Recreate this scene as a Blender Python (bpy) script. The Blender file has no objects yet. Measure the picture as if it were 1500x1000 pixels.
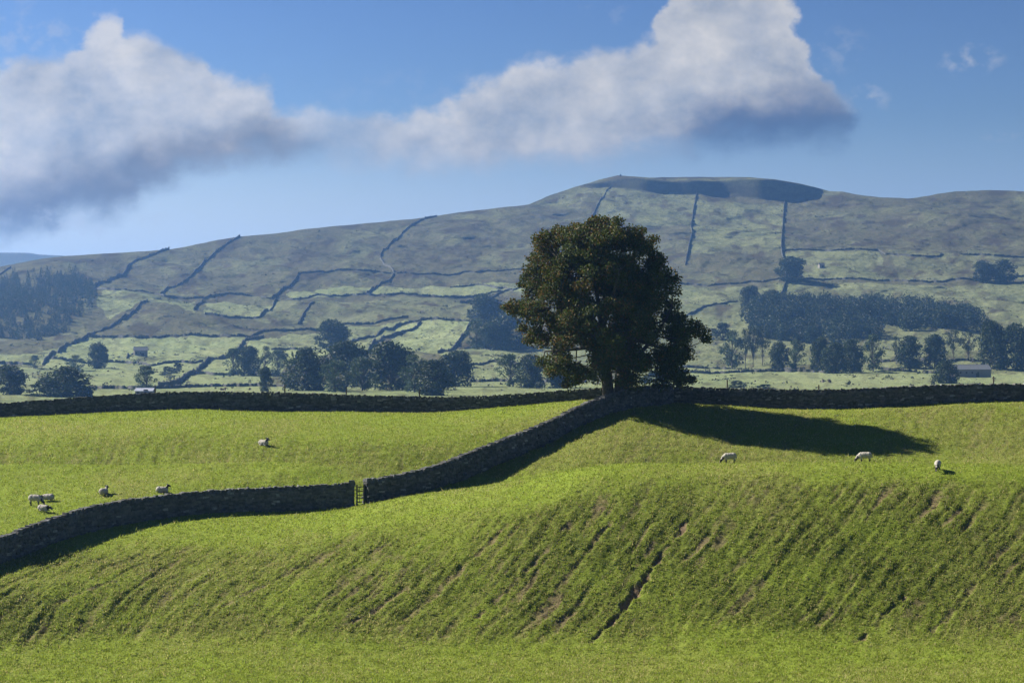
import bpy, bmesh, math, random
import numpy as np
from mathutils import Vector, Matrix

random.seed(7)
RNG = np.random.default_rng(7)
F = 2917.0            # focal length in photograph pixels (70 mm on 36 mm, 1500 px wide)
HY = 490.0            # photograph row of the eye level
scene = bpy.context.scene
COL = scene.collection

STR, EXPO = .05, 1.4
SKYG, SKYT = 1.7, (7.5, 7.5, 9.3)
# light: direction the sunlight travels (right, towards the viewer, down)
SUN_EL = math.radians(36.0)
SUN_DX, SUN_DY = 0.927, -0.375

# ------------------------------------------------------------------ noise
_ang = np.random.default_rng(11).uniform(0, 2*np.pi, 65536)
_gx, _gy = np.cos(_ang), np.sin(_ang)
def perlin(x, y, seed=0):
    x = np.asarray(x, float); y = np.asarray(y, float)
    ix = np.floor(x).astype(np.int64); iy = np.floor(y).astype(np.int64)
    fx = x-ix; fy = y-iy
    u = fx*fx*fx*(fx*(fx*6-15)+10); v = fy*fy*fy*(fy*(fy*6-15)+10)
    def g(a, b, dx, dy):
        h = (a*73856093 ^ b*19349663 ^ (seed*83492791+12345)) & 0x7fffffff
        h = ((h ^ (h >> 13))*1274126177) & 0xffff
        return _gx[h]*dx + _gy[h]*dy
    n00 = g(ix, iy, fx, fy); n10 = g(ix+1, iy, fx-1, fy)
    n01 = g(ix, iy+1, fx, fy-1); n11 = g(ix+1, iy+1, fx-1, fy-1)
    return ((n00*(1-u)+n10*u)*(1-v) + (n01*(1-u)+n11*u)*v)*1.5
def fbm(x, y, octv=4, seed=0, gain=0.5):
    s = 0; a = 1.0; f = 1.0
    for o in range(octv):
        s = s + a*perlin(x*f, y*f, seed+o*17); a *= gain; f *= 2.03
    return s
def sstep(a, b, x):
    t = np.clip((x-a)/(b-a), 0, 1); return t*t*(3-2*t)

# ------------------------------------------------------------------ object helpers
def tag(o, label=None, cat=None, group=None, kind=None):
    if label: o['label'] = label
    if cat: o['category'] = cat
    if group: o['group'] = group
    if kind: o['kind'] = kind
    return o
def np_mesh(name, verts, faces, smooth=False, mat=None, cols=None, colname='tint'):
    """faces: (n,k) array of one polygon size"""
    me = bpy.data.meshes.new(name)
    verts = np.asarray(verts, np.float32); faces = np.asarray(faces, np.int32)
    n, k = faces.shape
    me.vertices.add(len(verts)); me.vertices.foreach_set('co', verts.ravel())
    me.loops.add(n*k); me.loops.foreach_set('vertex_index', faces.ravel())
    me.polygons.add(n)
    me.polygons.foreach_set('loop_start', np.arange(0, n*k, k, dtype=np.int32))
    me.polygons.foreach_set('use_smooth', np.full(n, bool(smooth)))
    me.update(calc_edges=True)
    if cols is not None:
        cols = np.asarray(cols, np.float32)
        if cols.ndim == 1: cols = np.repeat(cols[:, None], 3, 1)
        c4 = np.ones((len(verts), 4), np.float32); c4[:, :cols.shape[1]] = cols
        a = me.color_attributes.new(colname, 'FLOAT_COLOR', 'POINT')
        a.data.foreach_set('color', c4.ravel())
    if mat: me.materials.append(mat)
    return me
def add(name, me, parent=None):
    o = bpy.data.objects.new(name, me); COL.objects.link(o)
    if parent: o.parent = parent
    return o
def empty(name, loc=(0, 0, 0), rz=0):
    o = bpy.data.objects.new(name, None); COL.objects.link(o)
    o.location = loc; o.rotation_euler = (0, 0, rz); o.empty_display_size = .5
    return o
def copy_tree(o, parent=None):
    c = o.copy(); COL.objects.link(c)
    if parent: c.parent = parent
    for ch in list(o.children): copy_tree(ch, c)
    return c
class Boxes:
    """collects irregular boxes"""
    def __init__(s): s.v = []; s.f = []; s.c = []; s.n = 0
    Q = np.array([[0,3,2,1],[4,5,6,7],[0,1,5,4],[1,2,6,5],[2,3,7,6],[3,0,4,7]])
    def box(s, c, ax, ay, az, jit=0.0, col=(1, 1, 1)):
        c = np.array(c, float); ax = np.array(ax); ay = np.array(ay); az = np.array(az)
        p = []
        for (i, j, k) in ((-1,-1,-1),(1,-1,-1),(1,1,-1),(-1,1,-1),(-1,-1,1),(1,-1,1),(1,1,1),(-1,1,1)):
            p.append(c + i*ax + j*ay + k*az)
        p = np.array(p)
        if jit: p = p + RNG.uniform(-jit, jit, p.shape)
        s.v.append(p); s.f.append(s.Q + s.n); s.n += 8
        s.c.append(np.tile(np.array(col, float)[None], (8, 1)))
    def prism(s, pts_lo, pts_hi, col=(1, 1, 1)):
        p = np.array(list(pts_lo)+list(pts_hi), float)
        s.v.append(p); s.f.append(s.Q + s.n); s.n += 8
        s.c.append(np.tile(np.array(col, float)[None], (8, 1)))
    def mesh(s, name, mat, smooth=False):
        return np_mesh(name, np.concatenate(s.v), np.concatenate(s.f), smooth, mat, np.concatenate(s.c))

# ------------------------------------------------------------------ materials
def newmat(name):
    m = bpy.data.materials.new(name); m.use_nodes = True
    nt = m.node_tree; b = nt.nodes['Principled BSDF']
    b.inputs['Specular IOR Level'].default_value = 0.25
    return m, nt, b
def N(nt, t, **kw):
    n = nt.nodes.new(t)
    for k, v in kw.items():
        if hasattr(n, k): setattr(n, k, v)
    return n
def noise(nt, vec, scale, detail=5, rough=.6, dist=0):
    n = nt.nodes.new('ShaderNodeTexNoise'); n.inputs['Scale'].default_value = scale
    n.inputs['Detail'].default_value = detail; n.inputs['Roughness'].default_value = rough
    n.inputs['Distortion'].default_value = dist
    if vec is not None: nt.links.new(vec, n.inputs['Vector'])
    return n.outputs['Fac']
def ramp(nt, fac, stops):
    r = nt.nodes.new('ShaderNodeValToRGB'); e = r.color_ramp.elements
    while len(e) < len(stops): e.new(0.5)
    for el, (p, c) in zip(e, stops):
        el.position = p; el.color = (c[0], c[1], c[2], 1) if not isinstance(c, (int, float)) else (c, c, c, 1)
    nt.links.new(fac, r.inputs['Fac']); return r.outputs['Color']
def mix(nt, fac, a, b, mode='MIX'):
    m = nt.nodes.new('ShaderNodeMix'); m.data_type = 'RGBA'; m.blend_type = mode
    for i, s in ((0, fac), (6, a), (7, b)):
        if isinstance(s, (int, float)): m.inputs[i].default_value = s
        elif isinstance(s, tuple): m.inputs[i].default_value = (*s, 1)
        else: nt.links.new(s, m.inputs[i])
    return m.outputs[2]
def attr(nt, name='tint'):
    a = nt.nodes.new('ShaderNodeAttribute'); a.attribute_name = name; return a
def bump(nt, b, h, strength, dist):
    n = nt.nodes.new('ShaderNodeBump'); n.inputs['Strength'].default_value = strength
    n.inputs['Distance'].default_value = dist
    nt.links.new(h, n.inputs['Height']); nt.links.new(n.outputs['Normal'], b.inputs['Normal'])
def objco(nt):
    return nt.nodes.new('ShaderNodeTexCoord').outputs['Object']
def geopos(nt):
    return nt.nodes.new('ShaderNodeNewGeometry').outputs['Position']

def mat_leaf(name, trans=0.35, gloss=.35):
    m, nt, b = newmat(name)
    a = attr(nt)
    c = a.outputs['Color']
    nt.links.new(c, b.inputs['Base Color']); b.inputs['Roughness'].default_value = .55
    b.inputs['Specular IOR Level'].default_value = gloss
    t = nt.nodes.new('ShaderNodeBsdfTranslucent'); nt.links.new(c, t.inputs['Color'])
    ms = nt.nodes.new('ShaderNodeMixShader'); ms.inputs[0].default_value = trans
    nt.links.new(b.outputs[0], ms.inputs[1]); nt.links.new(t.outputs[0], ms.inputs[2])
    nt.links.new(ms.outputs[0], nt.nodes['Material Output'].inputs['Surface'])
    return m
M_LEAF = mat_leaf('sycamore_leaves', .26, .12)
M_FARLEAF = mat_leaf('far_leaves', .25, .2)
M_GRASSBLADE = mat_leaf('grass_blades', .5, .15)

def mat_bark():
    m, nt, b = newmat('bark'); p = objco(nt)
    n = noise(nt, p, 4, 8, .7)
    nt.links.new(ramp(nt, n, [(.3, (.035, .03, .024)), (.7, (.11, .10, .085))]), b.inputs['Base Color'])
    b.inputs['Roughness'].default_value = .95
    bump(nt, b, n, .8, .1); return m
M_BARK = mat_bark()
def mat_stone(name, dark, light, moss=.3):
    m, nt, b = newmat(name); p = geopos(nt); a = attr(nt)
    n = noise(nt, p, 5, 8, .7)
    c = ramp(nt, n, [(.3, dark), (.72, light)])
    c = mix(nt, 1.0, c, a.outputs['Color'], 'MULTIPLY')
    n2 = noise(nt, p, 1.7, 6, .65)
    f = ramp(nt, n2, [(.52, 0.0), (.7, moss)])
    c = mix(nt, f, c, (.05, .06, .022))
    n3 = noise(nt, p, 9, 4, .6)
    f3 = ramp(nt, n3, [(.66, 0.0), (.74, .35)])
    c = mix(nt, f3, c, (.42, .42, .38))
    nt.links.new(c, b.inputs['Base Color']); b.inputs['Roughness'].default_value = .95
    bump(nt, b, n, .6, .05); return m
M_STONE = mat_stone('dry_stone', (.04, .042, .043), (.14, .14, .135))
M_FARSTONE = mat_stone('far_stone', (.04, .042, .042), (.095, .096, .09), .2)
M_BARN = mat_stone('barn_stone', (.13, .12, .11), (.28, .26, .23), .1)
def mat_simple(name, c, rough=.8, var=.3, scale=6):
    m, nt, b = newmat(name); p = objco(nt)
    n = noise(nt, p, scale, 6, .65)
    nt.links.new(ramp(nt, n, [(.3, tuple(x*(1-var) for x in c)), (.7, tuple(min(1, x*(1+var)) for x in c))]), b.inputs['Base Color'])
    b.inputs['Roughness'].default_value = rough
    bump(nt, b, n, .3, .02); return m
M_WOOD = mat_simple('weathered_wood', (.10, .085, .07), .9)
M_SLATE = mat_simple('slate_roof', (.10, .11, .125), .8, .25, 2)
M_PALEROOF = mat_simple('pale_sheet_roof', (.27, .29, .35), .6, .12, 1)
M_DARK = mat_simple('dark_timber', (.04, .035, .03), .9)
def mat_wool():
    m, nt, b = newmat('sheep_wool'); p = objco(nt); a = attr(nt)
    n = noise(nt, p, 22, 5, .7)
    c = ramp(nt, n, [(.3, .72), (.7, 1.0)])
    c = mix(nt, 1.0, a.outputs['Color'], c, 'MULTIPLY')
    nt.links.new(c, b.inputs['Base Color']); b.inputs['Roughness'].default_value = 1
    b.inputs['Specular IOR Level'].default_value = .05
    bump(nt, b, n, .9, .04); return m
M_WOOL = mat_wool()

# ------------------------------------------------------------------ near ground (thin-plate surface through surveyed points)
SURV = []
def sv(px, py, Y): SURV.append(((px-750)/F*Y, Y, (HY-py)/F*Y))
for x in (-500, -150, 150, 450, 750, 1050, 1350, 1650, 2000):
    sv(x, 1000, 109)
for x, y in ((-300, 915), (0, 932), (250, 938), (600, 945), (900, 948), (1300, 950), (1700, 950)):
    sv(x, y, 116)
# face of the mound
for x, a in ((600, ((755, 131.5), (780, 128.3), (850, 122.8), (905, 119.2))), (800, ((722, 131.8), (745, 129), (790, 126), (860, 122), (910, 119))),
             (1000, ((700, 132), (740, 128.8), (780, 126.3), (850, 122.4), (910, 119))),
             (1250, ((698, 132.3), (738, 128.8), (780, 126.2), (850, 122.3), (912, 119))),
             (1500, ((700, 132.8), (740, 129.2), (780, 126.5), (850, 122.5), (912, 119))),
             (1900, ((705, 133), (780, 127), (900, 119.5))),
             (300, ((775, 133.5), (800, 129.3), (850, 123.6), (900, 119.4))), (150, ((815, 127.5), (870, 121), (905, 118.6))), (0, ((860, 120.6), (895, 118))),
             (-250, ((900, 118), (915, 117)))):
    for (y, Y) in a: sv(x, y, Y)
# crest
for x, y, Y in ((584, 729, 138), (720, 713, 136), (861, 689, 134.5), (1000, 684, 134.5), (1150, 680, 135.5), (1300, 680, 136), (1500, 682, 137), (1900, 686, 138)):
    sv(x, y, Y)
# the left wall's foot
WL = [(-260, 893, 835, 119), (-120, 868, 820, 121), (0, 826, 787, 125), (50, 803, 765.5, 128.5), (100, 785, 748.5, 131.5), (150, 772, 736.5, 134), (200, 763, 728, 136), (300, 751, 717, 139), (400, 746, 712, 141), (470, 742, 709, 141.8), (519, 739, 705.5, 142)]
for (x, yb, yt, Y) in WL: sv(x, yb, Y)
# the diagonal wall's foot
WD = [(535, 736.5, 702, 142.3), (600, 724, 691, 145), (650, 709, 676.5, 148), (700, 689, 656, 151.5), (750, 668, 637, 155), (800, 648, 617.5, 158.5), (850, 622, 592, 163), (890, 606, 577.5, 167), (930, 596, 566.5, 170.5), (981, 588.5, 562.5, 175.6)]
for (x, yb, yt, Y) in WD: sv(x, yb, Y)
# left field
for x, y, Y in ((-200, 780, 136), (-200, 690, 148), (0, 752, 136.5), (52, 742, 139), (152, 724, 141.6), (238, 722.5, 142.5), (0, 690, 148), (200, 680, 150), (387, 651, 155), (420, 700, 146.5),
                (528, 708, 146.5), (600, 660, 154), (200, 640, 157.5), (0, 640, 159), (550, 622, 166), (200, 615, 167), (740, 620, 165)):
    sv(x, y, Y)
# far walls' feet
FL = [(-350, 640, 615, 170), (-150, 622, 600, 172), (0, 611, 590, 175), (100, 606.5, 582.5, 175), (200, 602, 575.5, 175.5), (270, 600, 572.5, 176), (400, 602, 573.5, 177), (520, 605, 577.5, 178), (600, 605.5, 580, 178), (680, 601, 580.5, 178), (760, 595, 576.5, 178), (840, 588, 569.5, 178), (925, 584, 565, 177.5), (978, 583, 564, 176.5)]
FR = [(974, 586, 565, 176), (1050, 589.5, 567, 175.5), (1150, 595, 570, 175), (1220, 597, 569.5, 174.5), (1300, 594, 566.5, 174.5), (1400, 589, 562, 175), (1500, 587, 561.5, 176), (1650, 587, 562, 178), (1850, 590, 565, 182)]
for (x, yb, yt, Y) in FL+FR: sv(x, yb, Y)
# hollow behind the mound
for x, y, Y in ((1100, 640, 163), (1300, 640, 163.5), (1450, 640, 164), (1000, 640, 160.5), (900, 655, 155.5), (1300, 673, 156), (1100, 673, 155), (1500, 673, 157), (1800, 640, 166), (850, 694, 146.5), (800, 703, 145.5), (1800, 675, 157)):
    sv(x, y, Y)
for X, Y, Z in ((0, 147.5, -11.15), (10, 148, -11.0), (25, 149, -10.9), (45, 150, -10.8), (65, 150, -10.8), (-7, 143, -11.7)):
    SURV.append((X, Y, Z))
# the far side of the rise, the near slope the camera stands on
for X in (-90, -45, 0, 45, 90):
    SURV += [(X, 190, -8.3), (X, 215, -13), (X, 260, -20), (X, 98, -19.8), (X, 84, -19.3), (X, 60, -15.5), (X, 30, -8.5), (X, 6, -2.6), (X, -30, 2)]
SP = np.array(SURV)
def _tps(r2): return 0.5*r2*np.log(np.maximum(r2, 1e-9))
_S = 50.0
_P = SP[:, :2]/_S; _n = len(_P)
_K = _tps(((_P[:, None]-_P[None])**2).sum(-1)) + np.eye(_n)*2e-4
_A = np.zeros((_n+3, _n+3)); _A[:_n, :_n] = _K; _A[:_n, _n] = 1; _A[:_n, n1:=_n+1] = _P[:, 0]; _A[:_n, _n+2] = _P[:, 1]
_A[_n:, :_n] = _A[:_n, _n:].T
_W = np.linalg.solve(_A, np.concatenate([SP[:, 2], np.zeros(3)]))
def ground0(X, Y):
    X = np.asarray(X, float); Y = np.asarray(Y, float); shp = X.shape
    q = np.stack([X.ravel(), Y.ravel()], 1)/_S; out = np.empty(len(q))
    for i in range(0, len(q), 20000):
        c = q[i:i+20000]
        r2 = ((c[:, None]-_P[None])**2).sum(-1)
        out[i:i+20000] = _tps(r2)@_W[:_n] + _W[_n] + c@_W[_n+1:]
    return out.reshape(shp)
def near(px, Y):
    X = (px-750)/F*Y
    return float(X), float(Y), float(ground0(np.array([X]), np.array([Y]))[0])

def build_field():
    u0, u1 = -.62, .62
    us = np.concatenate([np.linspace(u0, -.30, 70)[:-1], np.linspace(-.30, .30, 740), np.linspace(.30, u1, 70)[1:]]); ncol = len(us)
    Ys = np.concatenate([np.arange(-30, 100, 4.0), np.arange(100, 106, .5), np.arange(106, 135, .075), np.arange(135, 184, .14), np.linspace(184, 262, 40)])
    # ground out to the sides: plain metres near the camera, fans further out
    Xc = np.where(Ys > 70, Ys, 70)
    X = us[None]*Xc[:, None]; Y = np.repeat(Ys[:, None], ncol, 1)
    # TPS on a coarse lattice, then bilinear
    cu = np.linspace(u0, u1, 300); cy = np.concatenate([np.arange(-30, 84, 4.0), np.arange(84, 184.5, .5), np.linspace(185, 262, 40)])
    CX = cu[None]*np.where(cy > 70, cy, 70)[:, None]; CY = np.repeat(cy[:, None], len(cu), 1)
    CZ = ground0(CX, CY)
    iy = np.interp(Ys, cy, np.arange(len(cy))); iu = np.interp(us, cu, np.arange(len(cu)))
    y0 = np.clip(iy.astype(int), 0, len(cy)-2); fy = (iy-y0)[:, None]
    x0 = np.clip(iu.astype(int), 0, len(cu)-2); fx = (iu-x0)[None]
    Z = (CZ[y0][:, x0]*(1-fx)+CZ[y0][:, x0+1]*fx)*(1-fy) + (CZ[y0+1][:, x0]*(1-fx)+CZ[y0+1][:, x0+1]*fx)*fy
    # steepness towards the viewer
    gy = np.gradient(Z, axis=0)/np.gradient(Y, axis=0)
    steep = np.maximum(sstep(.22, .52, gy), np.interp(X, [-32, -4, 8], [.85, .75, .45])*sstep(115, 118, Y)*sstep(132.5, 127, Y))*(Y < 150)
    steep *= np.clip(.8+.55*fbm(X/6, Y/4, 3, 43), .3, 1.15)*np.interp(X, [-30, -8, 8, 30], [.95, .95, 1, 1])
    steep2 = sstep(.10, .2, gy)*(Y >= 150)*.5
    soil = np.zeros_like(Z); dz = np.zeros_like(Z)
    # slumped furrows running up the bank
    # they climb the bank obliquely, swinging round with it
    brg = X/np.maximum(Y, 1)*F+750
    up = np.interp(Y, [109, 116, 119, 122.4, 126.3, 128.8, 132, 140, 180], [1000, 948, 910, 850, 780, 740, 700, 690, 560])
    kk = .82
    s = (brg + kk*up)/22 + fbm(X/8, Y/8, 3, 5)*.5
    t = (up - .4*brg)/26
    a = perlin(s/.9, t/9, 31) + .6*perlin(s/.4, t/5, 33)
    b = fbm(X/6, Y/6, 3, 41)
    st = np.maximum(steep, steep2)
    ridge = perlin(s/.66, t/9, 35) + .7*perlin(s/.33, t/5, 37)
    fur = sstep(.05, .65, a + .25*b)*sstep(-.65, .05, b+.1)
    lf = np.interp(X, [-32, -10, 5], [1.7, 1.4, 1])
    dz += (.055*ridge - .05*fur)*st*lf
    rdg = sstep(.05, .6, -ridge)*st*lf
    soil = np.maximum(soil, .68*sstep(.32, .95, fur*(.5+.9*sstep(-.5, .6, fbm(X/.8, Y/1.2, 4, 51))))*st)
    # fresh scars
    def scar(pts, w, depth, k=1.0):
        nonlocal dz, soil
        P = [((px-750)/F*Yd, Yd) for (px, Yd) in [(px, float(np.interp(-py, [-1000, -948, -910, -850, -780, -740, -700], [109, 116, 119, 122.4, 126.3, 128.8, 132]))) for (px, py) in pts]]
        d = np.full(Z.shape, 1e9)
        for (ax, ay), (bx, by) in zip(P[:-1], P[1:]):
            lx, ly = bx-ax, by-ay; tt = np.clip(((X-ax)*lx+(Y-ay)*ly)/(lx*lx+ly*ly), 0, 1)
            d = np.minimum(d, np.hypot(X-ax-tt*lx, Y-ay-tt*ly))
        d = d + fbm(X/.7, Y/.7, 3, 77)*.2
        m = sstep(w, w*.3, d)
        m *= sstep(-.5, .15, fbm(X/1.7, Y/2.3, 3, 78)+.15)
        dz -= depth*m; soil = np.maximum(soil, m*k)
    scar([(868, 935), (905, 900), (940, 855), (960, 822), (985, 790), (1020, 750)], .24, .15)
    scar([(915, 885), (945, 845)], .36, .14)
    scar([(1255, 940), (1290, 905), (1325, 868)], .26, .12, .9)
    scar([(1365, 920), (1430, 850)], .24, .08, .6)
    scar([(505, 920), (560, 880), (600, 845)], .22, .06, .75)
    scar([(590, 905), (640, 862), (700, 800), (745, 755)], .22, .07, .7)
    scar([(700, 900), (760, 842), (805, 795), (835, 762)], .24, .08, .75)
    scar([(780, 900), (830, 840), (870, 790), (895, 765)], .20, .07, .7)
    scar([(330, 880), (440, 800)], .2, .05, .6)
    scar([(80, 900), (165, 840), (235, 795)], .2, .05, .65)
    scar([(1075, 900), (1130, 840)], .22, .07, .6)
    scar([(1050, 860), (1110, 800)], .24, .06, .5)
    # lumps and tussocks
    lump = fbm(X/1.3, Y/1.5, 4, 61)*.05 + fbm(X/.4, Y/.42, 3, 63)*.032
    amp = .55 + .9*st
    dz += lump*amp*(Y > 80)
    dz += fbm(X/14, Y/14, 3, 66)*.12*(Y > 80)
    # sheep paths on the far slopes
    dz += perlin(X/7+Y/9, (Y*math.cos(.3)-X*math.sin(.3))/1.3, 71)*.05*(Y > 145)
    Z2 = Z+dz
    dry = np.clip(.42+.5*fbm(X/11, Y/13, 4, 81)+.35*sstep(146, 153, Y)*sstep(-3, 8, X) + .35*rdg + .18*fbm(X/2.6, Y/2.6, 3, 83), 0, 1)
    r, c = Z.shape
    idx = np.arange(r*c).reshape(r, c)
    q = np.stack([idx[:-1, :-1], idx[:-1, 1:], idx[1:, 1:], idx[1:, :-1]], -1).reshape(-1, 4)
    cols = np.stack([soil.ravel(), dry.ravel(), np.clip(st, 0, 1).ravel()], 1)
    m, nt, bs = newmat('pasture')
    at = attr(nt); sep = nt.nodes.new('ShaderNodeSeparateColor'); nt.links.new(at.outputs['Color'], sep.inputs[0])
    p = geopos(nt)
    n1 = noise(nt, p, .55, 8, .7); n2 = noise(nt, p, 5.5, 6, .7); n3 = noise(nt, p, 17, 3, .6)
    c1 = ramp(nt, n1, [(.3, (.12, .17, .018)), (.7, (.20, .235, .042))])
    c2 = ramp(nt, n2, [(.32, (.085, .13, .012)), (.55, (.155, .21, .022)), (.75, (.26, .265, .07))])
    cc = mix(nt, .6, c1, c2)
    f = ramp(nt, sep.outputs[1], [(.35, 0.0), (.85, .5)])
    cc = mix(nt, f, cc, (.165, .165, .05))
    f = ramp(nt, n3, [(.60, 0.0), (.78, .5)])
    cc = mix(nt, f, cc, (.20, .19, .08))
    # bank's shaded face darkened in its colour, with thatchy dead stems between the tussocks
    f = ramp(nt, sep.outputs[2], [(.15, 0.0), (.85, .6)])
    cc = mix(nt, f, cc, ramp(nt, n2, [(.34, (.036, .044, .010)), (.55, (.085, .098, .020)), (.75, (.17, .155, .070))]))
    so = ramp(nt, n2, [(.3, (.075, .052, .032)), (.7, (.20, .145, .095))])
    cc = mix(nt, sep.outputs[0], cc, so)
    nt.links.new(cc, bs.inputs['Base Color']); bs.inputs['Roughness'].default_value = 1
    bs.inputs['Specular IOR Level'].default_value = .05
    h = mix(nt, .5, n2, n3)
    bump(nt, bs, h, .8, .08)
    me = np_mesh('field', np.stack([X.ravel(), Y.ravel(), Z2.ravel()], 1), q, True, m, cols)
    o = add('field', me); tag(o, kind='structure')
    # ---- grass blades as one mass
    NB = 900000
    uu = RNG.uniform(-.285, .285, NB); sd_ = RNG.random(NB) < .16; uu[sd_] = RNG.uniform(.285, .40, sd_.sum())*RNG.choice([-1, 1], sd_.sum())
    yy = 107.5 + 73.5*RNG.random(NB)**1.3
    ii = np.clip(np.interp(yy, Ys, np.arange(len(Ys))), 0, len(Ys)-1.001); i0 = ii.astype(int); fi = ii-i0
    jj = np.clip(np.interp(uu, us, np.arange(ncol)), 0, ncol-1.001); j0 = jj.astype(int); fj = jj-j0
    def smp(Aq): return (Aq[i0, j0]*(1-fj)+Aq[i0, j0+1]*fj)*(1-fi)+(Aq[i0+1, j0]*(1-fj)+Aq[i0+1, j0+1]*fj)*fi
    zz = smp(Z2); ss = smp(soil); dd = smp(dry); stt = smp(st); lum = smp(lump)
    xx = uu*yy
    tuft = fbm(xx/.8, yy/.8, 3, 91)
    keep = (RNG.random(NB) > ss*1.1) & (RNG.random(NB) < .75+.5*tuft)
    xx, yy, zz, dd, stt, tuft = [v[keep] for v in (xx, yy, zz, dd, stt, tuft)]
    n = len(xx); an = RNG.uniform(0, np.pi, n)
    h = RNG.uniform(.05, .10, n)*np.where(RNG.random(n) < .05, RNG.uniform(1.5, 2.6, n), 1)*(1+.6*np.clip(tuft, 0, 1)+.5*stt*RNG.random(n)); w = RNG.uniform(.02, .045, n)
    lx = RNG.normal(0, .5, n)*h; ly = RNG.normal(-.1, .5, n)*h
    V = np.empty((n, 3, 3))
    V[:, 0] = np.stack([xx-np.cos(an)*w, yy-np.sin(an)*w, zz-.02], 1)
    V[:, 1] = np.stack([xx+np.cos(an)*w, yy+np.sin(an)*w, zz-.02], 1)
    V[:, 2] = np.stack([xx+lx, yy+ly, zz+h], 1)
    br = (RNG.uniform(.75, 1.25, n)*(1-.30*stt*(.6+.8*RNG.random(n))))[:, None]  # blade colour dimmed on the steep face to deepen its shade
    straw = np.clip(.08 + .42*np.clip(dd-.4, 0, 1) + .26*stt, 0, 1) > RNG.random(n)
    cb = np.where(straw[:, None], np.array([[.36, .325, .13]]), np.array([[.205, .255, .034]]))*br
    cb = np.repeat(cb, 3, 0)
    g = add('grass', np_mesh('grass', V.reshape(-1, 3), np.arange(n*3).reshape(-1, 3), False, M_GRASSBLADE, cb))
    tag(g, 'short sunlit pasture grass covering the rolling fields', 'grass', kind='stuff')
build_field()

# ------------------------------------------------------------------ far hillside
SKY_X = np.array([-1200, -600, -300, 0, 60, 100, 160, 250, 350, 420, 500, 560, 640, 700, 775, 800, 830, 850, 880, 905, 950, 1000, 1040, 1100, 1140, 1170, 1190, 1215, 1235, 1255, 1290, 1330, 1345, 1370, 1400, 1440, 1500, 1700, 2000, 2700])
SKY_Y = np.array([470, 440, 425, 392, 380, 374, 371, 364, 347, 340, 331, 325, 317, 309, 299, 288, 278, 272, 263, 257.5, 261, 260, 259.5, 259.5, 263, 268, 273, 280, 281, 285, 289, 290, 288, 284, 280.5, 278.5, 281, 290, 310, 360])
def skyline(x):
    x = np.asarray(x, float)
    return np.interp(x, SKY_X, SKY_Y)
_yt = np.arange(230, 581, .5)[::-1]            # 580 ... 230
_by = np.array([580, 575, 565, 555, 540, 515, 490, 460, 430, 400, 370, 330, 300, 275, 258, 230])
_bY = np.array([640, 700, 850, 980, 1080, 1230, 1400, 1570, 1750, 1900, 2050, 2250, 2400, 2500, 2580, 2700])
_base = np.interp(-_yt, -_by, _bY)
for _ in range(3): _base = np.convolve(np.pad(_base, 12, mode='reflect', reflect_type='odd'), np.ones(25)/25, 'valid')
_rate = np.gradient(_base)                     # metres per half pixel
_xt = np.arange(-1200, 2701, 2.0)
_XX, _YY = np.meshgrid(_xt, _yt)
# terraces: the slope eases and steepens in bands
_tn = fbm(_XX/150, _YY/15, 4, 101)*2.6 + fbm((_XX+_YY*1.4)/60, _YY/26, 3, 103)*1.8
_Yn = _base[:, None] + 2*_rate[:, None]*_tn*sstep(565, 515, _YY)*sstep(0, 14, _YY-np.interp(_xt, SKY_X, SKY_Y)[None])
_R = np.maximum(np.gradient(_Yn, axis=0), .22*_rate[:, None])
_R *= ((_base-_base[0]+1)[-1]/(_R.sum(0)))[None]
_sx = np.array([820, 850, 866, 885, 903, 925, 946, 962, 976, 990, 1001, 1025, 1038, 1050, 1060, 1074, 1102, 1150, 1188, 1196, 1205])
_sb = np.array([268, 273, 276, 277, 278, 281, 284.5, 284, 284, 285, 287, 288.5, 285, 283, 284, 287, 291, 292, 291, 285, 276])
_stx = np.array([820, 850, 866, 903, 950, 976, 985, 1010, 1040, 1050, 1080, 1140, 1170, 1190, 1205])
_sty = np.array([269, 271, 269, 261.5, 263, 266, 268, 264, 268, 266, 262, 263.5, 269, 275, 277])
_edge = fbm(_XX/26, _YY/7, 4, 105)*1.4
_sc = sstep(-1, 1.2, np.interp(_xt, _sx, _sb)[None]+_edge - _YY)*sstep(-1, 1.0, _YY - np.interp(_xt, _stx, _sty)[None]-.5*_edge)
_sc *= ((_xt > 828) & (_xt < 1203))[None]
_R = _R*(1-_sc) + (.05*(1+.5*np.clip(fbm(_XX/70, _YY/2.6, 2, 107), -.7, 1)))*_sc
_YTAB = _base[0] + np.cumsum(_R, 0)
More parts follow.
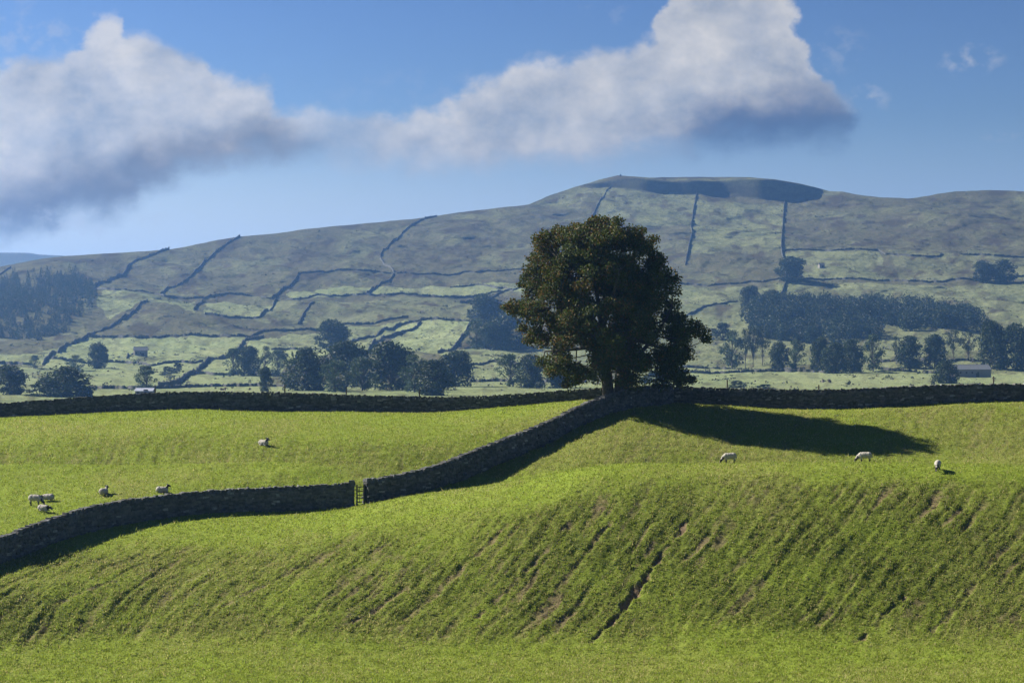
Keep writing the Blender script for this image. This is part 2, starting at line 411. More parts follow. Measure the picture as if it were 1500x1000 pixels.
# even out the plan of the crag between neighbouring bearings, keeping its slope
_lo = np.apply_along_axis(lambda r: np.convolve(np.pad(r, 16, mode='edge'), np.hanning(33)/np.hanning(33).sum(), 'valid'), 1, _YTAB)
_k = sstep(300, 292, _YY)*((_XX > 800) & (_XX < 1240))
_YTAB = _YTAB*(1-_k) + _lo*_k
_SCARP = _sc
def far_Y(px, py):
    px = np.asarray(px, float); py = np.asarray(py, float)
    ix = np.clip((px-_xt[0])/2.0, 0, len(_xt)-1.001); iy = np.clip((580-py)/.5, 0, len(_yt)-1.001)
    a = ix.astype(int); b = iy.astype(int); fa = ix-a; fb = iy-b
    g = lambda T: (T[b, a]*(1-fa)+T[b, a+1]*fa)*(1-fb)+(T[b+1, a]*(1-fa)+T[b+1, a+1]*fa)*fb
    return g(_YTAB), g(_SCARP)
def far_dz(px, py, X, Y):
    sk = skyline(px)
    k = sstep(572, 520, py)*(.25+.75*sstep(0, 25, py-sk))
    d = fbm((X+.5*Y)/190, (Y-.5*X)/420, 4, 111)*6.5 + fbm((X+.7*Y)/55, (Y-.7*X)/160, 4, 113)*2.2
    d = d + fbm(X/22, Y/45, 3, 117)*.6 + fbm(X/6, Y/9, 2, 119)*.30
    return d*k
def far(px, py):
    Y, s = far_Y(px, py); X = (np.asarray(px, float)-750)/F*Y
    Z = (HY-np.asarray(py, float))/F*Y + far_dz(px, py, X, Y)
    return X, Y, Z
def far1(px, py):
    X, Y, Z = far(np.array([px]), np.array([py])); return float(X[0]), float(Y[0]), float(Z[0])

def inpoly(px, py, poly):
    r = np.zeros(px.shape, bool); n = len(poly)
    for i in range(n):
        x0, y0 = poly[i]; x1, y1 = poly[(i+1) % n]
        if y0 == y1: continue
        c = ((y0 > py) != (y1 > py)) & (px < (x1-x0)*(py-y0)/(y1-y0)+x0)
        r ^= c
    return r
FIELDS = [
 ([(400,440),(720,430),(690,470),(596,465),(425,480),(384,470)], .42),
 ([(100,506),(130,494),(365,494),(386,493),(300,531),(257,566),(135,569),(55,565),(62,540)], 1),
 ([(-250,520),(60,515),(100,508),(62,538),(-250,541)], .85),
 ([(258,568),(330,519),(386,494),(470,490),(470,511),(524,509),(524,514),(430,532),(378,566)], 1),
 ([(384,500),(500,474),(600,468),(560,490),(536,514),(400,511)], .75),
 ([(563,480),(585,473),(695,472),(668,502),(640,530),(600,522),(540,513),(575,490)], 1),
 ([(640,530),(690,500),(880,508),(880,545),(690,547)], .8),
 ([(-250,541),(60,540),(50,580),(-250,582)], .9),
 ([(-250,568),(700,560),(1000,560),(1000,582),(-250,582)], 1),
 ([(640,545),(780,545),(900,562),(640,562)], .9),
 ([(402,446),(300,440),(300,465),(378,464)], .8),
 ([(420,425),(500,418),(640,414),(905,412),(905,420),(530,429),(430,434)], .9),
 ([(150,434),(285,440),(284,462),(213,448),(160,470),(140,450)], .75),
 ([(905,419),(1950,410),(1950,470),(1440,470),(1420,440),(905,447)], .62),
 ([(905,447),(1090,440),(1060,500),(1060,540),(905,540)], .62),
 ([(905,540),(1060,538),(1300,545),(1950,542),(1950,582),(905,582)], 1),
 ([(1149,376),(1288,374),(1300,410),(1150,414)], .6),
 ([(1020,296),(1148,296),(1144,373),(1008,373)], .55),
 ([(880,276),(1020,285),(1010,330),(866,320)], .5),
 ([(780,300),(830,274),(895,276),(870,300)], .45),
 ([(840,268),(1210,258),(1240,290),(1000,262)], .45),
 ([(1300,372),(1950,380),(1950,408),(1320,410)], .4),
 ([(1060,445),(1950,440),(1950,545),(1060,545)], .6),
]
def build_hills():
    cx = np.concatenate([np.arange(-1200, -90, 14), np.arange(-90, 1591, 1.5), np.arange(1600, 2701, 14)])
    S = np.linspace(0, 1, 430)
    PX = np.repeat(cx[None], len(S), 0)
    sk = skyline(cx)[None]
    PY = 580 + (sk-580)*S[:, None]
    X, Y, Z = far(PX, PY)
    _, sc = far_Y(PX, PY)
    wx = fbm(PX/14, PY/9, 3, 121)*3.0; wy = fbm(PX/14, PY/9, 3, 123)*1.3
    past = np.full(PX.shape, .12)
    past += .22*sstep(.0, .6, fbm(PX/70, PY/22, 4, 125))
    for poly, v in FIELDS:
        m = inpoly(PX+wx, PY+wy, poly); past = np.where(m, v, past)
    # rushes and bracken break up the pastures
    br = fbm(PX/26, PY/9, 5, 127)
    past = np.clip(past - .5*sstep(.18, .6, br)*(past > .2)*(1.15-past*.5), 0, 1)
    brack = sstep(.15, .6, fbm(PX/60+7, PY/14, 5, 129))
    brack = np.maximum(brack, sstep(1, 0, np.hypot((PX-640)/150, (PY-372)/26))*sstep(-.5, .4, br))
    brack = np.maximum(brack, sstep(1.1, .2, np.hypot((PX-1390)/150, (PY-355)/30))*sstep(-.4, .4, fbm(PX/40, PY/11, 4, 131)))
    brack *= (1-.75*past)
    # plateau and back slopes behind the skyline
    Xb, Yb, Zb, n0 = [X], [Y], [Z], len(S)
    for dY, dz in ((25, -2.5), (80, -11), (250, -45), (700, -110), (1500, -190)):
        Yn = Y[-1]+dY; Xb.append((X[-1]*Yn/Y[-1])[None]); Yb.append(Yn[None]); Zb.append(np.maximum(Z[-1]+dz, -24)[None])
    # the valley floor coming back under the near rise
    Xf, Yf, Zf = [], [], []
    for Yn, zz in ((235, -27), (300, -26), (420, -24.5), (530, -22.5)):
        Xf.append(((cx-750)/F*Yn)[None]); Yf.append(np.full((1, len(cx)), Yn)); Zf.append(np.full((1, len(cx)), zz))
    X = np.concatenate(Xf+Xb); Y = np.concatenate(Yf+Yb); Z = np.concatenate(Zf+Zb)
    ext = lambda A: np.concatenate([np.repeat(A[:1], 4, 0), A, np.repeat(A[-1:], 5, 0)])
    cols = np.stack([ext(past).ravel(), ext(brack).ravel(), ext(sc).ravel()], 1)
    r, c = X.shape; idx = np.arange(r*c).reshape(r, c)
    q = np.stack([idx[:-1, :-1], idx[:-1, 1:], idx[1:, 1:], idx[1:, :-1]], -1).reshape(-1, 4)
    m, nt, bs = newmat('hillside')
    at = attr(nt); sep = nt.nodes.new('ShaderNodeSeparateColor'); nt.links.new(at.outputs['Color'], sep.inputs[0])
    p = geopos(nt)
    n1 = noise(nt, p, .016, 9, .75); n2 = noise(nt, p, .10, 8, .8)
    moor = ramp(nt, n1, [(.3, (.040, .032, .025)), (.5, (.064, .052, .038)), (.7, (.074, .076, .044))])
    grass = ramp(nt, n1, [(.3, (.15, .19, .085)), (.7, (.25, .275, .135))])
    cc = mix(nt, sep.outputs[0], moor, grass)
    spots = ramp(nt, n2, [(.40, 1.0), (.52, 0.0)])
    sp2 = nt.nodes.new('ShaderNodeMath'); sp2.operation = 'MULTIPLY'; sp2.inputs[1].default_value = .6
    inv = nt.nodes.new('ShaderNodeMath'); inv.operation = 'MULTIPLY_ADD'; inv.inputs[1].default_value = -.65; inv.inputs[2].default_value = 1
    nt.links.new(sep.outputs[0], inv.inputs[0])
    sp0 = nt.nodes.new('ShaderNodeMath'); sp0.operation = 'MULTIPLY'; nt.links.new(spots, sp0.inputs[0]); nt.links.new(inv.outputs[0], sp0.inputs[1])
    nt.links.new(sp0.outputs[0], sp2.inputs[0])
    cc = mix(nt, sp2.outputs[0], cc, (.05, .058, .026))
    n3 = noise(nt, p, .42, 5, .75)
    spf = ramp(nt, n3, [(.38, .75), (.50, 0.0)])
    cc = mix(nt, spf, cc, (.035, .044, .022))
    pf = ramp(nt, n3, [(.54, 0.0), (.68, .6)])
    cc = mix(nt, pf, cc, (.17, .175, .095))
    pale = ramp(nt, n2, [(.58, 0.0), (.74, .4)])
    cc = mix(nt, pale, cc, (.17, .165, .11))
    f = nt.nodes.new('ShaderNodeMath'); f.operation = 'MULTIPLY'; f.inputs[1].default_value = .7
    nt.links.new(sep.outputs[1], f.inputs[0])
    cc = mix(nt, f.outputs[0], cc, (.035, .027, .022))
    f = nt.nodes.new('ShaderNodeMath'); f.operation = 'MULTIPLY'; f.inputs[1].default_value = .6
    nt.links.new(sep.outputs[2], f.inputs[0])
    cc = mix(nt, f.outputs[0], cc, (.030, .032, .030))
    nt.links.new(cc, bs.inputs['Base Color']); bs.inputs['Roughness'].default_value = 1
    bs.inputs['Specular IOR Level'].default_value = .0
    bump(nt, bs, n2, .8, 1.6)
    o = add('hills', np_mesh('hills', np.stack([X.ravel(), Y.ravel(), Z.ravel()], 1), q, True, m, cols))
    tag(o, kind='structure')
    # a farther ridge at the left
    xs = np.arange(-900, 401, 6.0)
    ry = np.interp(xs, [-900, -300, 0, 45, 55, 90, 160, 400], [330, 362, 370, 370.5, 373, 374, 384, 420]) + fbm(xs/40, xs*0, 3, 141)*.8
    rows = []
    for Yd, k in ((4000, 0), (4150, .35), (4300, .7), (4400, .95), (4450, 1.0), (4700, .8), (5500, 0)):
        z1 = (HY-ry)/F*4450
        rows.append(np.stack([(xs-750)/F*Yd, np.full(xs.shape, Yd), -24+(z1+24)*k], 1))
    V = np.array(rows); r, c, _ = V.shape; idx = np.arange(r*c).reshape(r, c)
    q = np.stack([idx[:-1, :-1], idx[:-1, 1:], idx[1:, 1:], idx[1:, :-1]], -1).reshape(-1, 4)
    o = add('distant_hills', np_mesh('distant_hills', V.reshape(-1, 3), q, True, m, np.tile([[.2, .2, 0]], (r*c, 1))))
    tag(o, kind='structure')
    # a plain under everything, out to the horizon
    mp = mat_simple('plain', (.10, .12, .05), 1, .2, .01)
    o = add('terrain', np_mesh('terrain', [(-5800, -280, -27.5), (5800, -280, -27.5), (5800, 8500, -27.5), (-5800, 8500, -27.5)], [[0, 1, 2, 3]], False, mp))
    tag(o, kind='structure')
build_hills()

# ------------------------------------------------------------------ far field walls
def far_wall(pts, label, h=2.0, w=.65):
    h = .55+.52*h
    P = np.array(pts, float)
    L = np.concatenate([[0], np.cumsum(np.hypot(*np.diff(P, axis=0).T))])
    s = np.arange(0, L[-1]+.8, 1.1)
    px = np.interp(s, L, P[:, 0]); py = np.interp(s, L, P[:, 1])
    sm = np.ones(7)/7
    if len(s) > 14:
        px = np.concatenate([px[:3], np.convolve(px, sm, 'valid'), px[-3:]]); py = np.concatenate([py[:3], np.convolve(py, sm, 'valid'), py[-3:]])
    sd = int(abs(P[0, 0]*7+P[0, 1]*3)) % 997
    py = py + perlin(s/9, s*0+.5, sd)*.35; px = px + perlin(s/11, s*0+3.5, sd)*.3
    X, Y, Z = far(px, py)
    T = np.stack([np.gradient(X), np.gradient(Y)], 1); T /= np.linalg.norm(T, axis=1)[:, None]+1e-9
    Nn = np.stack([-T[:, 1], T[:, 0]], 1)
    hh = h*np.clip(1+.28*perlin(s/5.0, s*0+9.5, sd)+.16*RNG.normal(0, 1, len(s)), .35, 1.5)
    hh *= np.where(RNG.random(len(s)) < .03, .4, 1)
    V = []
    for k, (off, zz) in enumerate(((-.5, -.8), (-.3, 1), (.3, 1), (.5, -.8))):
        z = Z + (hh if zz > 0 else -.8)
        V.append(np.stack([X+Nn[:, 0]*off*w, Y+Nn[:, 1]*off*w, z], 1))
    V = np.stack(V, 1); n = len(s)
    b = np.arange(n-1)[:, None]*4
    fs = [np.concatenate([b+i, b+j, b+4+j, b+4+i], 1) for i, j in ((0, 1), (1, 2), (2, 3))]
    fs.append(np.array([[0, 1, 2, 3], [4*n-1, 4*n-2, 4*n-3, 4*n-4]]))
    c = np.repeat(RNG.uniform(.6, 1.15, n), 4)
    o = add('dry_stone_wall', np_mesh('far_wall', V.reshape(-1, 3), np.concatenate(fs), False, M_FARSTONE, c))
    tag(o, label, 'wall', 'field walls on the far hillside', 'thing'); return o
FW = [
 ([(248,363.8),(225,371),(189,388),(173,408),(151,419),(135,430)], 'far wall dropping from the ridge to the top corner of the conifer wood', 3.0),
 ([(352,347),(321,365),(297,379),(286,395),(270,408),(243,425),(235,433)], 'far wall dropping from the left ridge to the long wall right of the conifer wood', 3.0),
 ([(135,430),(162,433),(184,433),(224,432),(251,437),(281,437),(311,433),(359,431),(400,433),(431,436),(464,430),(530,430),(608,429),(680,427),(737,423),(775,420)], 'longest far wall, level across the hillside from the conifer wood to the big tree', 2.0),
 ([(297,438),(290,448),(284,460)], 'very short far wall hanging below the long level wall right of the conifer wood', 2.4),
 ([(300,466),(338,465),(378,464),(392,454),(407,438)], 'far wall bending round the bottom of a small pale field below the long level wall', 2.2),
 ([(216,448),(186,468),(151,481),(130,492),(100,504),(76,522),(62,538)], 'far wall slanting down below the conifer wood to the bottom left trees', 2.6),
 ([(130,493),(203,495),(270,493),(338,493),(365,492),(400,485),(425,481),(500,472),(560,468),(598,466)], 'long far wall along the top of the brightest left-hand pastures', 2.0),
 ([(386,492),(357,503),(332,516),(305,530),(281,546),(257,564),(232,568)], 'thick far wall slanting down between the two brightest left-hand pastures', 3.0),
 ([(76,530),(130,531),(176,529),(224,534),(257,531),(297,531)], 'far wall running level just below the roofed field barn', 1.6),
 ([(284,546),(303,546),(316,548),(346,545),(362,546),(400,549)], 'far wall ending under the feathery trees left of the big clump', 1.6),
 ([(128,569),(200,570),(243,569),(311,566),(378,565),(430,567)], 'lowest far wall on the left, just above the pale shed roof', 1.2),
 ([(-60,536),(0,537),(46,538)], 'short far wall at the left edge beside a small thin tree', 1.6),
 ([(186,526),(189,518),(198,514)], 'tiny far wall joining the left end of the roofed field barn', 2.2),
 ([(-40,430),(-15,412),(0,407),(16,395)], 'far wall on the ridge at the left edge above the conifer wood', 2.6),
 ([(640,318),(620,321.5),(602,332),(581,350),(566,363),(556,374),(560,382),(572,390),(578,399),(560,411),(539,426),(533,430)], 'crooked far wall zigzagging from the ridge down the hill left of the big tree', 2.8),
 ([(437,402),(485,398),(539,396),(572,398),(602,400),(650,399),(725,398),(790,396)], 'faint level far wall across the brown moor left of the big tree crown', 1.8),
 ([(437,402),(425,416),(398,430)], 'short far wall slanting from the faint moor wall to the long level wall', 2.6),
 ([(659,417),(695,415),(725,418),(752,423)], 'short curved far wall just above the long level wall beside the big tree', 2.0),
 ([(500,500),(509,495),(524,489),(554,484),(563,477),(584,472),(632,472),(665,470),(695,471)], 'far wall stepping up beside the lone round tree to the top of the central field', 2.2),
 ([(617,474),(596,481),(572,487),(558,488)], 'short far wall slanting through the small fields above the big clump of trees', 2.4),
 ([(560,489),(551,495),(536,513)], 'short far wall dropping to the top of the big clump of trees', 2.8),
 ([(690,476),(668,501),(653,513),(641,528)], 'far wall slanting down the right side of the bright central field', 2.8),
 ([(398,511),(440,511),(470,510),(526,508)], 'level far wall under the lone round tree', 1.7),
 ([(680,505),(712,505),(730,507)], 'short level far wall under the shady grove left of the big tree', 1.6),
 ([(688,541),(725,538),(775,540),(835,545)], 'upper of two low far walls beside the light tree under the big tree', 1.5),
 ([(688,560),(725,559),(800,560),(860,561)], 'lower of two low far walls beside the light tree under the big tree', 1.2),
 ([(1021,285),(1016,305),(1011,330),(1014,344),(1007,373),(1004,388)], 'far wall falling straight from the summit crag just right of the big tree', 3.4),
 ([(1149,293),(1146,330),(1144,373),(1149,384),(1151,400),(1151,416),(1144,431)], 'far wall falling from the right end of the summit crag to the dark twin tree', 3.4),
 ([(970,418),(1000,417),(1065,415),(1144,414),(1216,413),(1303,410.5)], 'left half of the level far wall above the right-hand wood, through the dark twin tree', 1.9),
 ([(1309,410.3),(1425,411),(1500,407),(1600,404)], 'right half of the level far wall above the right-hand wood, past the two round trees', 1.9),
 ([(1149,374),(1187,373),(1216,374),(1288,372),(1295,380),(1324,383),(1378,385),(1380,379)], 'stepped far wall on the right moor between the falling wall and dark bracken', 2.2),
 ([(1405,378),(1450,377),(1500,376),(1600,374)], 'short level far wall on the moor at the right edge', 2.0),
 ([(895,274),(889,283),(884,292),(876,302),(866,314)], 'tumbled faint far wall below the left end of the summit crag above the big tree', 1.5),
 ([(985,538),(1022,538.5),(1062,538),(1130,536),(1180,540)], 'upper of two low far walls under the slender trunks right of the big tree', 1.4),
 ([(985,548),(1022,548),(1072,548),(1104,546),(1176,547),(1222,549)], 'lower of two low far walls under the slender trunks right of the big tree', 1.3),
 ([(1284,530),(1340,531),(1432,529),(1500,531),(1560,532)], 'far wall along the feet of the trees at the right behind the long barn', 1.7),
 ([(1288,545),(1320,546.5),(1343.5,547)], 'low far wall left of a gateway in the bottom right-hand field', 1.3),
 ([(1353,547),(1376,547)], 'stub of low far wall right of a gateway behind the small lone tree', 1.3),
 ([(461,443),(447,455),(436,467)], 'faint short far wall in the rough field above the lone round tree', 1.6),
 ([(737,424),(705,434),(674,441)], 'wall added for hedge-bank shading, slanting from the long level wall, left of the big tree', 2.4),  # added wall, stands in for the dark shading of a hedge bank
 ([(1080,442),(1047,449),(1010,458),(985,461)], 'overgrown far wall just right of the big tree above the thin trees', 1.4),
]
for p, lab, h in FW: far_wall(p, lab, h)

# ------------------------------------------------------------------ near dry stone walls
def stone_col():
    v = RNG.uniform(.55, 1.25)
    if RNG.random() < .03: v = RNG.uniform(1.9, 2.6)
    return (v*RNG.uniform(.95, 1.05), v, v*RNG.uniform(.95, 1.08))
def stone_wall(rows, label, head0=False, head1=False, curve_out=None):
    """rows: px, foot row, top row, distance"""
    P = []
    for (px, yb, yt, Y) in rows:
        X = (px-750)/F*Y
        P.append((X, Y, (HY-yb)/F*Y, (HY-yt)/F*Y))
    P = np.array(P)
    L = np.concatenate([[0], np.cumsum(np.hypot(np.diff(P[:, 0]), np.diff(P[:, 1])))])
    tt = np.linspace(0, L[-1], int(L[-1]/.5)+1)
    Q = np.stack([np.interp(tt, L, P[:, i]) for i in range(4)], 1)
    k = np.ones(9)/9
    if len(tt) > 20:
        for i in range(4): Q[4:-4, i] = np.convolve(Q[:, i], k, 'valid')
    gz = ground0(Q[:, 0], Q[:, 1])
    def at(s):
        c = [np.interp(s, tt, Q[:, i]) for i in range(4)]
        return np.array(c[:2]), float(np.interp(s, tt, gz))-.15, float(c[3])
    B = Boxes(); C = Boxes(); S = tt[-1]
    # core
    st = np.arange(0, S, 1.0); st = np.append(st, S)
    for a, b in zip(st[:-1], st[1:]):
        (pa, za, ta), (pb, zb, tb) = at(a), at(b)
        d = (pb-pa); d = d/np.linalg.norm(d); n = np.array([-d[1], d[0]])
        lo, hi = .27, .17
        B.prism([(*(pa-n*lo), za-.3), (*(pb-n*lo), zb-.3), (*(pb+n*lo), zb-.3), (*(pa+n*lo), za-.3)],
                [(*(pa-n*hi), ta-.28), (*(pb-n*hi), tb-.28), (*(pb+n*hi), tb-.28), (*(pa+n*hi), ta-.28)], (.45, .45, .45))
    for side in (-1, 1):
        zc = 0.0; 
        ncourse = 11
        for ci in range(ncourse):
            s = RNG.uniform(0, .2)
            while s < S:
                l = RNG.uniform(.18, .55)*(1.15 if ci < 3 else .95)
                if s+l > S: l = S-s
                if l < .08: break
                p, z0, zt = at(s+l/2); p2, _, _ = at(min(S, s+l/2+.2)); p1, _, _ = at(max(0, s+l/2-.2))
                d = p2-p1; d = d/(np.linalg.norm(d)+1e-9); n = np.array([-d[1], d[0]])
                Hh = (zt-.27)-z0; hh = Hh/ncourse
                f = (ci+.5)/ncourse
                off = (.30-.12*f)+RNG.uniform(-.02, .05)
                zc = z0 + Hh*f + RNG.uniform(-.02, .02)
                tilt = RNG.normal(0, .08)
                ax = np.array([d[0]*l*.49, d[1]*l*.49, tilt*l*.3]); ay = np.array([n[0]*.13, n[1]*.13, 0]); az = np.array([0, 0, hh*RNG.uniform(.44, .6)])
                B.box((*(p+n*side*off), zc), ax, ay, az, .022, stone_col())
                s += l
    # coping stones set on edge
    s = .0
    while s < S:
        l = RNG.uniform(.10, .26)
        p, z0, zt = at(min(S, s+l/2)); p2, _, _ = at(min(S, s+l/2+.2)); p1, _, _ = at(max(0, s+l/2-.2))
        d = p2-p1; d = d/(np.linalg.norm(d)+1e-9); n = np.array([-d[1], d[0]])
        hh = RNG.uniform(.10, .16); lean = RNG.normal(.1, .2)
        C.box((*p, zt-.29+hh), (d[0]*l*.46, d[1]*l*.46, 0), (n[0]*RNG.uniform(.17, .26), n[1]*RNG.uniform(.17, .26), 0),
              (d[0]*lean*hh, d[1]*lean*hh, hh), .025, stone_col())
        s += l
    for flag, s in ((head0, .18), (head1, S-.18)):
        if flag:
            p, z0, zt = at(s); p2, _, _ = at(min(S, s+.2)); p1, _, _ = at(max(0, s-.2))
            d = p2-p1; d = d/(np.linalg.norm(d)+1e-9); n = np.array([-d[1], d[0]])
            C.box((*p, zt-.06), (d[0]*.21, d[1]*.21, 0), (n[0]*.25, n[1]*.25, 0), (0, 0, flag), .03, (.9, .9, .95))
    o = add('dry_stone_wall', B.mesh('wall_stones', M_STONE)); tag(o, label, 'wall', 'near dry stone walls round the sheep fields', 'thing')
    add('coping', C.mesh('coping', M_STONE), o)
    return o
stone_wall(WL, 'dark dry stone wall curving from the left edge to the narrow gate', head1=.20)
stone_wall(WD, 'dark dry stone wall climbing diagonally from the narrow gate to the big tree', head0=.12)
stone_wall(FL, 'dark dry stone wall along the top of the left field, ending behind the big tree')
stone_wall(FR, 'long dark dry stone wall along the top of the right field beyond the tree shadow')

# ------------------------------------------------------------------ gate
def beam(B, a, b, w, d=None, jit=.004):
    a = np.array(a, float); b = np.array(b, float); t = b-a; L = np.linalg.norm(t); t /= L
    up = np.array([0, 0, 1.]) if abs(t[2]) < .9 else np.array([0, 1., 0])
    s = np.cross(t, up); s /= np.linalg.norm(s); u = np.cross(s, t)
    B.box((a+b)/2, t*L/2, s*(w if d is None else d)/2, u*w/2, jit)
def build_gate():
    ax, ay, az = near(522.3, 142.0); bx, by, bz = near(533.8, 142.3)
    root = empty('wooden_gate', ((ax+bx)/2, (ay+by)/2, min(az, bz)))
    tag(root, 'narrow barred wooden gate filling the gap between two dry stone walls', 'gate')
    o = np.array(root.location)
    z0 = min(az, bz)
    ca = np.array([ax+.03, ay, z0])-o; cb = np.array([bx-.03, by, z0])-o
    for p in (ca, cb):
        B = Boxes(); beam(B, p+[0, 0, -.4], p+[0, 0, 1.42], .10, .10)
        add('post', B.mesh('gate_post', M_WOOD), root)
    for h in (.18, .42, .68, .95, 1.24):
        B = Boxes(); beam(B, ca+[.05, 0, h], cb+[-.05, 0, h], .07, .03)
        add('rail', B.mesh('gate_rail', M_WOOD), root)
    m = ca*.62+cb*.38
    B = Boxes(); beam(B, m+[0, -.035, .1], m+[0, -.035, 1.28], .05, .03)
    add('brace', B.mesh('gate_brace', M_WOOD), root)
build_gate()

# ------------------------------------------------------------------ fence posts behind the far walls
for px, top, Y, lab in ((227, 565, 181, 'thin fence post behind the left far wall, beside the pale shed roof'),
                        (417, 563, 181, 'thin fence post behind the left far wall, between feathery trees and the big clump'),
                        (507, 567, 181, 'thin fence post behind the left far wall, below the lightest trees of the big clump'),
                        (614, 570, 181, 'thin fence post behind the left far wall at the big clump right end'),
                        (1065, 556, 180, 'thin fence post behind the right far wall, nearest to the big tree'),
                        (1199, 563.5, 180, 'short thin fence post in the dip of the right far wall below the tree row'),
                        (1455, 551, 180, 'thin fence post behind the right far wall, right of the small lone tree')):
    x, y, z = near(px, Y); zt = (HY-top)/F*Y
    B = Boxes(); beam(B, (0, 0, -.3), (.02, 0, zt-z), .11, .11)
    o = add('fence_post', B.mesh('fence_post', M_WOOD)); o.location = (x, y, z)
    tag(o, lab, 'fence post', 'fence posts behind the far walls')

# ------------------------------------------------------------------ tubes (trunks, limbs)
class Tubes:
    def __init__(s): s.v = []; s.f = []; s.n = 0
    def tube(s, pts, rad, sides=8):
        pts = np.array(pts, float); n = len(pts)
        T = np.gradient(pts, axis=0); T /= np.linalg.norm(T, axis=1)[:, None]+1e-9
        ref = np.array([1., .2, .1]); rings = []
        for p, t, r in zip(pts, T, rad):
            a = np.cross(t, ref); a /= np.linalg.norm(a)+1e-9; b = np.cross(t, a)
            an = np.arange(sides)*2*np.pi/sides
            rings.append(p + r*(np.cos(an)[:, None]*a + np.sin(an)[:, None]*b))
        s.v.append(np.concatenate(rings))
        i = np.arange(n-1)[:, None]*sides; j = np.arange(sides)[None]; j2 = (j+1) % sides
        q = np.stack([i+j, i+j2, i+sides+j2, i+sides+j], -1).reshape(-1, 4)+s.n
        s.f.append(q); s.n += n*sides
    def mesh(s, name, mat): return np_mesh(name, np.concatenate(s.v), np.concatenate(s.f), True, mat)
def bez(a, b, c, n=9):
    t = np.linspace(0, 1, n)[:, None]; a, b, c = [np.array(v, float) for v in (a, b, c)]
    return (1-t)**2*a + 2*t*(1-t)*b + t*t*c

def leaf_quads(cen, size, asp=1.35, up=.0):
    n = len(cen)
    d = RNG.normal(size=(n, 3)); d[:, 2] -= .3; d /= np.linalg.norm(d, axis=1)[:, None]
    r = RNG.normal(size=(n, 3)); r[:, 2] += up; e = np.cross(d, r); e /= np.linalg.norm(e, axis=1)[:, None]+1e-9
    s = np.asarray(size)[:, None]
    fold = np.cross(d, e)*s*.25
    a = cen - d*s*asp*.5; b = cen + e*s*.5 + fold; c = cen + d*s*asp*.5; g = cen - e*s*.5 + fold
    V = np.stack([a, b, c, g], 1).reshape(-1, 3)
    return V, np.arange(n*4).reshape(-1, 4)

